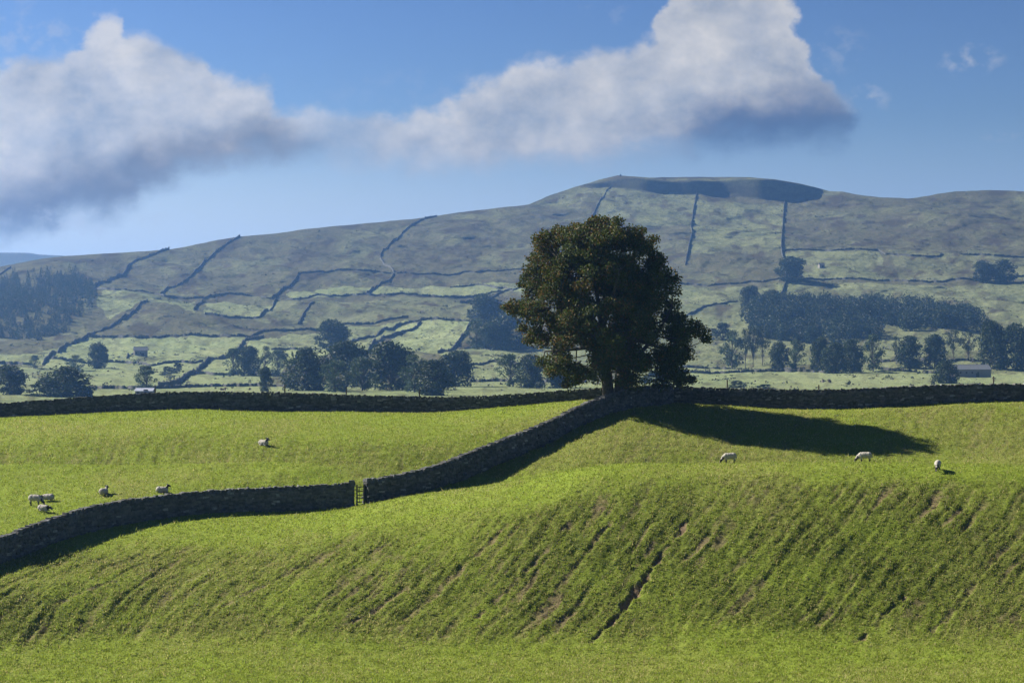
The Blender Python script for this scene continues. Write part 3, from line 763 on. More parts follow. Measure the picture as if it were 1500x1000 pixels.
# ------------------------------------------------------------------ the big tree
def big_tree():
    bx, by, bz = near(896, 171.2)
    root = empty('sycamore_tree', (bx, by, bz))
    tag(root, 'large dark broad-crowned tree standing alone where the stone walls meet', 'tree')
    k = 171.2/F
    zb = bz                                      # world -> local
    def lz(py): return (HY-py)*k - zb
    def lx(px): return (px-750)*k - bx
    OY = np.array([316, 322, 331, 340, 347, 362, 378, 392, 405, 425, 440, 452, 462, 468, 485, 503, 520, 538, 552, 561])
    OL = np.array([872, 845, 810, 792, 779, 771, 766, 762, 758, 762, 756, 745, 757, 763, 763, 763, 772, 790, 812, 832])
    ORr = np.array([884, 905, 925, 948, 955, 970, 978, 992, 999, 995, 993, 996, 1008, 1022, 1032, 1034, 1018, 1020, 1018, 1014])
    def half(py): return np.interp(py, OY, OL), np.interp(py, OY, ORr)
    # clump centres: spread through the crown, most near its skin
    # places where the sky shows through
    GAPS = [(853, 522, 11), (935, 385, 6), (800, 480, 6), (965, 470, 5), (950, 512, 7), (915, 503, 6), (955, 548, 10), (876, 470, 5), (842, 400, 5), (905, 372, 4), (812, 452, 6), (790, 515, 6), (930, 440, 5), (868, 432, 4), (820, 365, 4), (975, 500, 6)]
    cl = []
    tries = 0
    while len(cl) < 380 and tries < 60000:
        tries += 1
        py = 318 + 244*RNG.random()**.92
        L, R = half(py); cxp = (L+R)/2; hw = (R-L)/2
        r = RNG.random()**.36; th = RNG.uniform(0, 2*np.pi)
        rad = RNG.uniform(.65, 1.25)
        inner = max(.05, 1-rad/(hw*k))
        qx = cxp + hw*r*inner*np.cos(th)
        dep = min(hw*k, 8.3)*.93*r*inner*np.sin(th)
        z = lz(py)
        if py < 340: z -= rad*.45
        if py > 536 and 855 < qx < 942 and RNG.random() < .9: continue
        if any(math.hypot(qx-gx_, py-gy_) < gr_+rad/k*.55 for gx_, gy_, gr_ in GAPS): continue
        if py > 545 and r < .5: continue
        if 930 < qx < 985 and py > 545 and RNG.random() < .8: continue
        c = np.array([lx(qx), dep, z])
        if any(np.linalg.norm((c-o)*[1, 1, 1.25]) < .62*(rad+q)*.78 for o, q in cl): continue
        cl.append((c, rad))
    # a few clumps that make the outline ragged: the left arm and the hanging right skirts
    for px, py, rad in ((742, 450, .55), (752, 446, .7), (758, 456, .7), (768, 447, .8), (750, 456, .5), (1024, 486, .8), (1030, 497, .6), (1020, 475, .7), (1000, 548, .8), (1012, 556, .55), (996, 560, .5), (985, 552, .7),
                        (836, 556, .65), (828, 563, .45), (842, 545, .7), (862, 548, .45), (806, 545, .7), (795, 530, .8), (775, 497, .7), (766, 480, .6), (818, 336, .7), (790, 350, .7), (872, 322, .6), (888, 321, .5), (902, 326, .6), (956, 350, .6), (935, 340, .7), (925, 553, .6), (945, 540, .7), (984, 425, .85), (986, 446, .85), (978, 462, .9), (990, 470, .8), (972, 410, .8), (1004, 520, .8), (985, 525, .9), (770, 405, .6), (765, 416, .5), (990, 410, .6)):
        cl.append((np.array([lx(px), RNG.uniform(-2.5, 2.5), lz(py)]), rad))
    # trunk and limbs
    TB = Tubes()
    fork = np.array([lx(893), 0, lz(540)])
    def trunk(x0, x1, y0, r0, r1, dep0, dep1, top):
        a = (lx(x0), dep0, -.5); c = (lx(x1), dep1, lz(top)); b = (lx((x0*.7+x1*.3)), (dep0+dep1)/2, lz(top)*.45)
        P = bez(a, b, c, 12); R = np.linspace(r0, r1, 12); R[0] *= 1.45; R[1] *= 1.15
        TB.tube(P, R, 12); return P
    t1 = trunk(892, 880, 0, .60, .30, -.5, -.6, 470)
    t2 = trunk(909, 921, 0, .78, .34, .5, .3, 462)
    trunks = [t1, t2]
    mains = []
    for i in range(15):
        T = trunks[i % 2]; j = 5+int(RNG.integers(0, 7)); s = T[min(j, 11)]
        an = i*2.4+RNG.uniform(-.3, .3); rr = RNG.uniform(4.0, 6.2); z = RNG.uniform(4.2, 12.5)
        e = np.array([np.cos(an)*rr*1.05, np.sin(an)*rr*.9, z])
        mid = (s+e)/2 + np.array([np.cos(an)*.9, np.sin(an)*.9, -.3])
        P = bez(s, mid, e, 12); mains.append(P)
        TB.tube(P, np.linspace(.24, .07, 12), 7)
    for T, px, py in ((t1, 800, 455), (t1, 785, 500), (t2, 975, 470), (t2, 960, 505), (t2, 930, 350), (t1, 860, 345), (t1, 820, 380), (t2, 970, 400)):
        s = T[8]; e = np.array([lx(px), RNG.uniform(-2, 2), lz(py)]); mid = (s+e)/2+np.array([0, 0, .6])
        P = bez(s, mid, e, 12); mains.append(P); TB.tube(P, np.linspace(.26, .07, 12), 7)
    allp = np.concatenate(mains+[t1[5:], t2[5:]])
    for c, rad in cl:
        d = np.linalg.norm(allp-c, axis=1) + (allp[:, 2] > c[2]+.5)*2.0
        s = allp[int(np.argmin(d))]
        if np.linalg.norm(s-c) < .3: continue
        mid = (s+c)/2 + np.array([0, 0, -.25])
        TB.tube(bez(s, mid, c, 5), np.linspace(.06, .02, 5), 4)
    add('trunk', TB.mesh('trunk', M_BARK), root)
    # leaves
    Vs, Fs, Cs = [], [], []; n0 = 0
    sunv = np.array([-SUN_DX*.85, -SUN_DY*.85, .47])
    for c, rad in cl:
        n = int(380*rad**2)+70
        d = RNG.normal(size=(n, 3)); d /= np.linalg.norm(d, axis=1)[:, None]
        rr = rad*(.25+.72*RNG.random(n)**.6)
        # lumps on the clump so that its edge is uneven
        lob = 1+.35*np.sin(d[:, 0]*5+c[0])*np.sin(d[:, 1]*6+c[1]*2)*np.sin(d[:, 2]*5+c[2])
        P = c + d*(rr*lob)[:, None]*np.array([1.08, 1.08, .78])
        V, Fq = leaf_quads(P, RNG.uniform(.10, .19, n))
        # autumn tint strongest on the outer left and top of the crown
        o = np.clip(.24 + .16*fbm(np.array([c[0]/2.2]), np.array([c[2]/2.2]), 2, 5)[0]*2 + .05*(-c[0])/3, .05, .75)
        t = RNG.random(n) < o*.8
        base = np.where(t[:, None], np.array([[.122, .078, .020]]), np.array([[.052, .070, .014]]))
        base = base*RNG.uniform(.65, 1.35, n)[:, None]
        Vs.append(V); Fs.append(Fq+n0); n0 += len(V); Cs.append(np.repeat(base, 4, 0))
    add('crown', np_mesh('crown', np.concatenate(Vs), np.concatenate(Fs), False, M_LEAF, np.concatenate(Cs)), root)
    print('big tree clumps', len(cl), 'leaves', n0//4)
big_tree()

# ------------------------------------------------------------------ far trees: unit-height kinds, copied
def far_tree_kind(kind, seed):
    """returns trunk mesh, crown mesh; height 1, full width 1"""
    global RNG
    keepR = RNG; RNG = np.random.default_rng(seed)
    TB = Tubes(); cl = []
    if kind == 'round':      nc, lo, top, sz, per = 70, .02, 1.0, .042, 62
    elif kind == 'broad':    nc, lo, top, sz, per = 84, .03, 1.0, .040, 58
    elif kind == 'feathery': nc, lo, top, sz, per = 54, .10, 1.0, .036, 40
    elif kind == 'slender':  nc, lo, top, sz, per = 30, .42, 1.0, .036, 36
    else:                    nc, lo, top, sz, per = 36, .0, 1.0, .055, 50
    for i in range(nc):
        t = RNG.random(); z = lo+(top-lo)*t
        if kind == 'round': w = .5*np.sin(np.pi*np.clip((t*.86+.12), 0, 1))**.55
        elif kind == 'broad': w = .5*np.clip(1-((t-.35)/.68)**2, .02, 1)**.6
        elif kind == 'feathery': w = .5*np.clip(1-((t-.45)/.6)**2, .02, 1)**.7
        elif kind == 'slender': w = .5*np.clip(1-((t-.5)/.55)**2, .05, 1)**.6
        else: w = .5*np.sqrt(max(.02, 1-t*t*.95))
        rad = RNG.uniform(.075, .14)*(1.15 if kind in ('round', 'broad') else .9)
        r = max(0, w-rad*.7)*RNG.random()**.4; a = RNG.uniform(0, 2*np.pi)
        cl.append((np.array([r*np.cos(a), r*np.sin(a), min(z, 1-rad*.6)]), rad))
    if kind != 'bush':
        nst = 1 if kind != 'slender' else 1
        lean = RNG.normal(0, .02, 2)
        tr = bez((0, 0, -.06), (lean[0], lean[1], .4), (lean[0]*2, lean[1]*2, .8), 8)
        TB.tube(tr, np.linspace(.034 if kind != 'slender' else .03, .008, 8), 6)
        for c, rad in cl:
            s = tr[int(np.clip((c[2]-.22)*8, 2, 7))]
            TB.tube(bez(s, (s+c)/2+[0, 0, .02], c, 4), [.009, .007, .005, .003], 4)
    else:
        for i in range(5):
            a = i*1.25; TB.tube(bez((0, 0, -.05), (np.cos(a)*.1, np.sin(a)*.1, .3), (np.cos(a)*.25, np.sin(a)*.25, .7), 5), np.linspace(.02, .006, 5), 5)
    Vs, Fs, Cs = [], [], []; n0 = 0
    for c, rad in cl:
        n = per; d = RNG.normal(size=(n, 3)); d /= np.linalg.norm(d, axis=1)[:, None]
        P = c + d*(rad*(.35+.75*RNG.random(n)**.5))[:, None]*np.array([1.1, 1.1, .8])
        P[:, 2] = np.maximum(P[:, 2], .01)
        V, Fq = leaf_quads(P, RNG.uniform(.7, 1.3, n)*sz)
        ct = RNG.uniform(.75, 1.25); base = np.array([.026, .042, .017])*(1.7 if kind == 'feathery' else 1)*ct*RNG.uniform(.75, 1.25, n)[:, None]  # feathery leaves made paler, sunlight put into their colour
        Vs.append(V); Fs.append(Fq+n0); n0 += len(V); Cs.append(np.repeat(base, 4, 0))
    tm = TB.mesh('far_trunk', M_BARK); cm = np_mesh('far_crown', np.concatenate(Vs), np.concatenate(Fs), False, M_FARLEAF, np.concatenate(Cs))
    RNG = keepR
    return tm, cm
KINDS = {}
for kind in ('round', 'broad', 'feathery', 'slender', 'bush'):
    for v in range(3):
        KINDS[kind, v] = far_tree_kind(kind, 500+v*7+len(kind)*31)
PROTO = {}
NTREE = [0]
def far_tree(px, py, w, h, kind, label, group):
    """px, py: foot in the photograph; w, h: width and height in photograph pixels"""
    X, Y, Z = far1(px, py); s = Y/F
    v = NTREE[0] % 3; NTREE[0] += 1
    nm = 'bush' if kind == 'bush' else 'tree'
    if (kind, v) not in PROTO:
        r = empty(nm); tm, cm = KINDS[kind, v]
        add('stem' if kind == 'bush' else 'trunk', tm, r); add('foliage' if kind == 'bush' else 'crown', cm, r); PROTO[kind, v] = r
    else: r = copy_tree(PROTO[kind, v])
    r.name = nm
    g_ = 1.14 if group == GC else .9 if group == GR else 1
    r.location = (X, Y, Z-.5); r.scale = (w*s*1.24*g_, w*s*1.24*g_, h*s*(1.16 if group != GR else 1.02)); r.rotation_euler = (0, 0, random.uniform(0, 6.28))
    tag(r, label, nm, group)
GL = 'trees and bushes of the left valley'; GC = 'clump of trees behind the left far wall'; GM = 'grove left of the big tree'; GR = 'trees of the right valley'; GH = 'lone trees high on the far hillside'
for a in (
 (14, 578, 46, 39, 'round', 'dark rounded tree cut off by the left edge of the photo', GL),
 (97, 581, 66, 40, 'broad', 'widest dark tree of the low left-hand thicket, at its back', GL),
 (62, 588, 46, 28, 'bush', 'paler low bush at the front left of the low left-hand thicket', GL),
 (112, 588, 52, 27, 'bush', 'low dark bush at the front right of the low left-hand thicket', GL),
 (51, 541, 15, 18, 'feathery', 'small thin tree above the low left-hand thicket at a wall end', GL),
 (110, 542, 24, 20, 'feathery', 'pale airy small tree just left of the dark square-crowned tree', GL),
 (144, 540, 27, 34, 'round', 'dark square-crowned tree left of the roofed field barn, with long shadow', GL),
 (214, 572, 31, 33, 'feathery', 'airy tree standing right behind the pale shed roof', GL),
 (245, 550, 19, 13, 'bush', 'low bush beside the thick slanting wall, the left one of two', GL),
 (259, 544, 17, 16, 'bush', 'taller bush on the thick slanting wall, the right one of two', GL),
 (342, 549, 26, 36, 'feathery', 'leftmost of the four airy trees with visible trunks', GL),
 (364, 549, 32, 39, 'broad', 'second from left and tallest of the four airy trees with visible trunks', GL),
 (388, 547, 24, 36, 'slender', 'third from left of the four airy trees, with bare slim trunk', GL),
 (409, 550, 32, 34, 'feathery', 'rightmost of the four airy trees, sloping down to the big clump', GL),
 (388, 573, 21, 32, 'round', 'small solid dark tree just above the wall in front of the four airy trees', GL),
 (487, 515, 45, 41, 'round', 'lone round dark tree in the pastures above the big clump', GL),
 (449, 572, 52, 55, 'broad', 'left end tree of the big clump, sloping crown', GC),
 (508, 566, 58, 58, 'broad', 'dark back tree of the big clump, left of its tallest tree', GC),
 (491, 574, 40, 41, 'feathery', 'pale front tree of the big clump, the left one of two', GC),
 (530, 572, 36, 43, 'feathery', 'pale front tree of the big clump, the right one of two', GC),
 (572, 571, 62, 61, 'round', 'tallest and darkest tree in the middle of the big clump', GC),
 (607, 574, 33, 48, 'feathery', 'slim pale tree between the two darkest trees of the big clump', GC),
 (635, 579, 45, 46, 'round', 'short dark rounded tree at the front right of the big clump', GC),
 (668, 566, 48, 46, 'broad', 'right end tree of the big clump, greyish crown', GC),
 (711, 473, 46, 37, 'broad', 'upper pale tree of the hillside grove left of the big tree', GM),
 (741, 500, 66, 46, 'round', 'large dark tree of the hillside grove, partly behind the big tree', GM),
 (728, 503, 46, 42, 'round', 'dark middle tree of the hillside grove left of the big tree', GM),
 (699, 509, 30, 40, 'feathery', 'small paler tree at the left foot of the hillside grove', GM),
 (746, 566, 40, 42, 'feathery', 'airy pale tree above the wall, just left of the big tree crown', GM),
 (779, 568, 42, 43, 'broad', 'dark tree above the wall, half behind the big tree crown', GM),
 (826, 568, 40, 30, 'broad', 'tree seen under the lower left branches of the big tree', GM),
 (960, 563, 40, 18, 'bush', 'low bush seen under the lower right branches of the big tree', GM),
 (1160, 415, 44, 31, 'round', 'dark twin-crowned tree on the level wall above the right-hand wood', GH),
 (1440, 413, 27, 29, 'round', 'left one of two round trees close together high at the right', GH),
 (1470, 413, 33, 29, 'round', 'right one of two round trees close together high at the right', GH),
 (1099, 455, 33, 32, 'broad', 'dark tree at the upper left corner of the right-hand wood', GR),
 (1130, 456, 32, 26, 'round', 'paler tree at the upper edge of the right-hand wood, next to its dark corner tree', GR),
 (1058, 500, 34, 24, 'bush', 'pale scrub bush just right of the big tree crown', GR),
 (1072, 533, 36, 56, 'feathery', 'tall airy tree nearest the right side of the big tree', GR),
 (1092, 531, 18, 58, 'slender', 'leftmost of three slender bare-trunked trees below the wood', GR),
 (1103, 531, 20, 60, 'slender', 'middle one of three slender bare-trunked trees below the wood', GR),
 (1117, 531, 22, 56, 'slender', 'rightmost of three slender bare-trunked trees below the wood', GR),
 (1141, 541, 28, 44, 'round', 'dark narrow tree right of the three slender trunks', GR),
 (1166, 542, 32, 46, 'feathery', 'airy tree under the middle of the wood, right of the dark narrow tree', GR),
 (1201, 546, 30, 50, 'broad', 'tree with a pale lit top at the start of the dense valley row', GR),
 (1222, 549, 36, 45, 'round', 'dark short tree in the dense valley row, second in it', GR),
 (1247, 547, 36, 48, 'broad', 'tree with pale lit top in the dense valley row, third in it', GR),
 (1279, 546, 32, 54, 'feathery', 'last and tallest tree of the dense valley row, before the gap', GR),
 (1313, 533, 12, 42, 'slender', 'single thin tree in the gap of the valley row', GR),
 (1333, 538, 38, 50, 'broad', 'first dark tree right of the gap in the valley row', GR),
 (1369, 538, 36, 49, 'broad', 'dark tree behind the small lone tree, right of the valley row gap', GR),
 (1397, 529, 26, 44, 'slender', 'left one of two pale thin trees above the long barn roof', GR),
 (1418, 529, 26, 44, 'slender', 'right one of two pale thin trees above the long barn roof', GR),
 (1454, 541, 48, 68, 'broad', 'very tall dark tree above the right end of the long barn', GR),
 (1490, 542, 48, 67, 'round', 'very tall dark tree at the right edge of the photo', GR),
 (1386, 561, 37, 34, 'broad', 'small lone tree just above the right far wall, in front of the long barn', GR),
 (1080, 568, 30, 12, 'bush', 'low bush behind the right far wall, the left one of two', GR),
 (1120, 570, 34, 9, 'bush', 'low bush behind the right far wall, the right one of two', GR),
 (1366, 563, 8, 8, 'bush', 'tiny bush at the foot of the small lone tree', GR),
): far_tree(*a)

# rushes and low scrub speckling the rough ground of the far hill
def scrub():
    n0 = 42000
    px = RNG.uniform(-150, 1650, n0); py = RNG.uniform(262, 572, n0)
    ok = py > skyline(px)+3
    band = fbm(px/38, py/10, 4, 151) + .5*fbm((px+py)/14, py/5, 3, 153)
    ok &= RNG.random(n0) < np.clip(band*.9, .02, .8)
    ok &= _SCARP[np.clip(((580-py)/.5).astype(int), 0, len(_yt)-1), np.clip(((px+1200)/2).astype(int), 0, len(_xt)-1)] < .3
    px, py = px[ok], py[ok]; X, Y, Z = far(px, py)
    sz = RNG.uniform(.5, 1.25, len(px))*(1+.9*(RNG.random(len(px)) < .06))
    k = 5
    P = np.repeat(np.stack([X, Y, Z], 1), k, 0); sr = np.repeat(sz, k)
    P = P + RNG.normal(size=P.shape)*sr[:, None]*np.array([.55, .55, .18]) + np.array([0, 0, .25])*sr[:, None]
    V, Fq = leaf_quads(P, sr*.75)
    base = np.array([[.040, .050, .022]])*RNG.uniform(.6, 1.5, len(px))[:, None]
    rust = RNG.random(len(px)) < .3; base[rust] = np.array([.060, .045, .026])
    o = add('scrub', np_mesh('scrub', V, Fq, False, M_FARLEAF, np.repeat(base, 4*k, 0)))
    tag(o, 'dark rushes and bracken speckling the far hillside', 'scrub', kind='stuff'); print('scrub', len(px))
scrub()

# woods that read as one mass
def wood(name, spots, label, conifer=False):
    Vs, Fs, Cs = [], [], []; n0 = 0; TB = Tubes()
    for (px, py, w, h) in spots:
        X, Y, Z = far1(px, py); s = Y/F; w *= s; h *= s
        ct = RNG.uniform(.7, 1.2)
        TB.tube([(X, Y, Z-.5), (X, Y, Z+h*.6)], [.25, .12], 4)
        if conifer:
            n = 170; t = RNG.random(n)**1.25; r = (1-t)*w*.5*(.5+.5*RNG.random(n)); a = RNG.uniform(0, 6.28, n)
            P = np.stack([X+r*np.cos(a), Y+r*np.sin(a), Z+.06*h+t*h*.94], 1); sz = RNG.uniform(.5, 1.1, n)*(1-.5*t)
            base = np.array([.022, .040, .022])*ct*RNG.uniform(.7, 1.3, n)[:, None]
        else:
            n = 620; d = RNG.normal(size=(n, 3)); d /= np.linalg.norm(d, axis=1)[:, None]
            rr = (.45+.6*RNG.random(n)**.5)*(1+.35*np.sin(d[:, 0]*6+px)*np.sin(d[:, 2]*5+py)*np.sin(d[:, 1]*6))
            P = np.array([X, Y, Z+h*.50]) + d*rr[:, None]*np.array([w*.5, w*.5, h*.5]); sz = RNG.uniform(.6, 1.3, n)
            base = np.array([.018, .033, .016])*ct*RNG.uniform(.7, 1.3, n)[:, None]
        V, Fq = leaf_quads(P, sz); Vs.append(V); Fs.append(Fq+n0); n0 += len(V); Cs.append(np.repeat(base, 4, 0))
    o = add(name, np_mesh(name, np.concatenate(Vs), np.concatenate(Fs), False, M_FARLEAF, np.concatenate(Cs)))
    tag(o, label, 'wood', kind='stuff')
    add('trunk', TB.mesh('wood_trunk', M_BARK), o)['kind'] = 'stuff'
sp = []
poly = [(-140,412),(60,416),(118,416),(136,430),(142,448),(130,462),(110,474),(75,492),(-140,496)]
while len(sp) < 820:
    x, y = random.uniform(-140, 145), random.uniform(412, 496)
    if inpoly(np.array([x]), np.array([y]), poly)[0]: sp.append((x, y, random.uniform(10, 15), random.uniform(15, 22)))
wood('conifer_wood', sp, 'dark blue-green conifer plantation on the left hillside', True)
sp = []
poly = [(1092,470),(1110,462),(1160,456),(1230,452),(1330,450),(1390,458),(1412,466),(1436,470),(1438,488),(1420,490),(1290,494),(1200,496),(1110,490)]
while len(sp) < 190:
    x, y = random.uniform(1090, 1440), random.uniform(448, 508)
    if inpoly(np.array([x]), np.array([y]), poly)[0]: sp.append((x, y, random.uniform(22, 32), random.uniform(24, 31)))
wood('broadleaf_wood', sp, 'long dark broadleaf wood on the right hillside above the valley row')

# ------------------------------------------------------------------ barns
def barn(px, py, wpx, hpx, depth, rz, label, roofmat=None, door=True, wins=0):
    X, Y, Z = far1(px, py); s = Y/F; w = wpx*s; h = hpx*s; e = h*.62; hw = w/2; hd = depth/2
    root = empty('stone_barn', (X, Y, Z), rz); tag(root, label, 'barn')
    def pm(name, v, f, mat): return np_mesh(name, v, f, False, mat, np.ones((len(v), 3)))
    me = bpy.data.meshes.new('barn_wall')
    v = [(-hw,-hd,-1),(hw,-hd,-1),(hw,hd,-1),(-hw,hd,-1),(-hw,-hd,e),(hw,-hd,e),(hw,hd,e),(-hw,hd,e),(-hw,0,h-.12),(hw,0,h-.12)]
    me.from_pydata(v, [], [(0,1,5,4),(2,3,7,6),(1,2,6,9,5),(3,0,4,8,7),(4,5,9,8),(6,7,8,9)])
    a = me.color_attributes.new('tint', 'FLOAT_COLOR', 'POINT'); a.data.foreach_set('color', [1.0]*4*len(v))
    me.materials.append(M_BARN); add('wall', me, root)
    B = Boxes(); sl = (h-e)/hd; L = math.hypot(hd, h-e)
    for sgn in (-1, 1):
        cy = sgn*(hd/2+.1); cz = (e+h)/2-.1*sl+.1
        B.box((0, cy, cz), (hw+.3, 0, 0), (0, sgn*(hd/2+.12), -(h-e)/2-.12*sl), (0, sgn*.07*sl/math.hypot(1, sl), .07))
    B.box((0, 0, h+.12), (hw+.32, 0, 0), (0, .16, 0), (0, 0, .09))
    add('roof', B.mesh('barn_roof', roofmat or M_SLATE), root)
    if door:
        B = Boxes(); B.box((hw*.25, -hd-.02, 1.0), (.75, 0, 0), (0, .06, 0), (0, 0, 1.05)); add('door', B.mesh('barn_door', M_DARK), root)
    for i in range(wins):
        B = Boxes(); B.box((-hw*.7+i*hw*1.3/max(1, wins), -hd-.02, e*.6), (.35, 0, 0), (0, .05, 0), (0, 0, .4)); add('window', B.mesh('barn_window', M_DARK), root)
barn(206, 522, 19, 14, 6, .25, 'small gabled stone field barn in the bright left pasture', wins=2)
barn(213, 579, 25, 10.5, 5, -.05, 'low pale-roofed shed peeping over the left far wall', M_PALEROOF, wins=1)
barn(1421, 552, 54, 18, 9, .12, 'long low barn with blue-grey roof below the tall trees at the right', wins=4)
barn(1203, 398, 8, 6.5, 4, .3, 'tiny stone hut on the right moor right of the dark twin-crowned tree')

# cairn on the summit
def cairn():
    X, Y, Z = far1(909, 258.5); B = Boxes()
    for lv in range(6):
        r = 1.5*(1-lv/6.5)
        for i in range(max(3, 10-lv*2)):
            a = i*6.28/max(3, 10-lv*2)+lv; B.box((math.cos(a)*r*.7, math.sin(a)*r*.7, lv*.42), (.4, 0, 0), (0, .35, 0), (0, 0, .26), .1, stone_col())
    o = add('cairn', B.mesh('cairn', M_STONE)); o.location = (X, Y, Z); tag(o, 'small stone cairn on the highest point of the hill', 'cairn')
cairn()

# ------------------------------------------------------------------ sheep
def ico(center, r, rot=None, sub=3):
    bm = bmesh.new(); bmesh.ops.create_icosphere(bm, subdivisions=sub, radius=1)
    v = np.array([p.co[:] for p in bm.verts])*np.array(r); f = [[q.index for q in t.verts] for t in bm.faces]; bm.free()
    if rot is not None: v = v@np.array(Matrix.Rotation(rot, 3, 'Y').transposed())
    return v+np.array(center), f
def cone_tube(p0, p1, r0, r1):
    T = Tubes(); pts = [np.array(p0)+(np.array(p1)-np.array(p0))*t for t in np.linspace(0, 1, 6)]
    T.tube(pts, np.linspace(r0, r1, 6), 10); v = T.v[0]; f = [list(q) for q in T.f[0]]
    n = 10; f.append(list(range(n))); f.append(list(range(len(v)-1, len(v)-n-1, -1))); return v, f
def make_sheep(pose, seed):
    """looks along +X"""
    parts = []; dark = []
    wool = lambda *a, **k: parts.append(ico(*a, **k))
    if pose in ('graze', 'stand_graze'):
        bz = .62
        wool((0, 0, bz), (.50, .235, .255)); wool((-.28, 0, bz+.01), (.27, .235, .255)); wool((.27, 0, bz-.01), (.25, .215, .25))
        parts.append(cone_tube((.38, 0, bz+.02), (.68, 0, .32), .17, .10))
        wool((.50, 0, .50), (.17, .14, .17)); 
        head0, head1 = (.66, 0, .33), (.80, 0, .10)
        for x, y in ((.27, .12), (.30, -.12), (-.36, .12), (-.32, -.12)):
            hind = x < 0
            parts.append(cone_tube((x, y, .48), (x+(-.05 if hind else 0), y, .26), .075, .042)); parts.append(cone_tube((x+(-.05 if hind else 0), y, .28), (x+(.0 if hind else .01), y, .02), .04, .032))
            parts.append(ico((x+.03, y, .03), (.055, .04, .035), sub=2))
        parts.append(cone_tube((-.50, 0, bz+.08), (-.57, 0, bz-.22), .05, .035))
    else:
        bz = .27
        wool((0, 0, bz), (.50, .29, .26)); wool((-.25, 0, bz+.01), (.28, .29, .27)); wool((.25, 0, bz), (.26, .25, .25))
        parts.append(cone_tube((-.48, 0, .26), (-.55, .05, .06), .05, .035))
        for y in (.2, -.22):
            parts.append(cone_tube((.22, y, .12), (.46, y*.9, .05), .06, .04)); parts.append(cone_tube((-.2, y*1.2, .12), (-.02, y*1.45, .05), .08, .04))
        if pose == 'lie_up':
            parts.append(cone_tube((.33, 0, .34), (.50, 0, .62), .16, .10)); head0, head1 = (.49, 0, .64), (.72, 0, .54)
        else:
            parts.append(cone_tube((.33, 0, .30), (.54, .05, .33), .16, .11)); head0, head1 = (.55, .06, .34), (.76, .10, .16)
    h0, h1 = np.array(head0), np.array(head1); t = (h1-h0)/np.linalg.norm(h1-h0)
    parts.append(ico(h0+t*.02, (.115, .095, .105))); parts.append(cone_tube(h0, h1, .095, .055)); parts.append(ico(h1, (.06, .055, .055), sub=2))
    for y in (-1, 1):
        parts.append(cone_tube(h0+np.array([-.02, y*.07, .05]), h0+np.array([-.06, y*.21, .05]), .04, .018))
        # curled horn
        hp = h0+np.array([-.02, y*.06, .08])
        parts.append(cone_tube(hp, hp+np.array([-.07, y*.06, .04]), .032, .024)); parts.append(cone_tube(hp+np.array([-.07, y*.06, .04]), hp+np.array([-.06, y*.13, -.06]), .026, .016))
    me = bpy.data.meshes.new('tmp'); vs = []; fs = []; n = 0
    for v, f in parts: vs += [tuple(p) for p in v]; fs += [[i+n for i in q] for q in f]; n += len(v)
    me.from_pydata(vs, [], fs); ob = bpy.data.objects.new('tmp', me); COL.objects.link(ob)
    md = ob.modifiers.new('r', 'REMESH'); md.mode = 'VOXEL'; md.voxel_size = .021; md.use_smooth_shade = True
    sm = ob.modifiers.new('s', 'SMOOTH'); sm.factor = .5; sm.iterations = 2
    dg = bpy.context.evaluated_depsgraph_get(); m2 = bpy.data.meshes.new_from_object(ob.evaluated_get(dg))
    bpy.data.objects.remove(ob); bpy.data.meshes.remove(me)
    co = np.empty(len(m2.vertices)*3, np.float32); m2.vertices.foreach_get('co', co); co = co.reshape(-1, 3)
    ax = (co-h0)@t; rad = np.linalg.norm((co-h0)-ax[:, None]*t, axis=1)
    head = sstep(-.03, .03, ax)*sstep(.16, .12, rad)*(ax < .5)
    ear = (np.abs(co[:, 1]-h0[1]) > .085)*(np.linalg.norm(co-h0, axis=1) < .28)*(co[:, 0] > h0[0]-.16)
    legs = sstep(.34, .26, co[:, 2]) if pose in ('graze',) else sstep(.10, .05, co[:, 2])*.6
    legs = legs*(co[:, 0] < .45)
    dk = np.clip(np.maximum(np.maximum(head, ear), legs), 0, 1)
    muzzle = sstep(.17, .24, ax)*(rad < .12)
    nz = perlin(co[:, 0]*9+seed, co[:, 1]*9+co[:, 2]*7, 3)
    wl = np.array([.42, .395, .345])[None]*(1+.12*nz[:, None]); dc = np.array([.035, .032, .03])[None]
    c = wl*(1-dk[:, None])+dc*dk[:, None]; c = c*(1-muzzle[:, None])+np.array([.22, .21, .2])*muzzle[:, None]
    lp = (1-dk)*.018*perlin(co[:, 0]*14, co[:, 1]*14+co[:, 2]*11, 8)
    nr = np.empty(len(m2.vertices)*3, np.float32); m2.vertices.foreach_get('normal', nr); co2 = co+nr.reshape(-1, 3)*lp[:, None]
    m2.vertices.foreach_set('co', co2.astype(np.float32).ravel())
    a = m2.color_attributes.new('tint', 'FLOAT_COLOR', 'POINT')
    c4 = np.ones((len(co), 4), np.float32); c4[:, :3] = c; a.data.foreach_set('color', c4.ravel())
    m2.materials.clear(); m2.materials.append(M_WOOL)
    m2.polygons.foreach_set('use_smooth', np.ones(len(m2.polygons), bool)); m2.update()
    return m2
SG = make_sheep('graze', 1); SU = make_sheep('lie_up', 2); SD = make_sheep('lie_down', 3)
R = math.radians
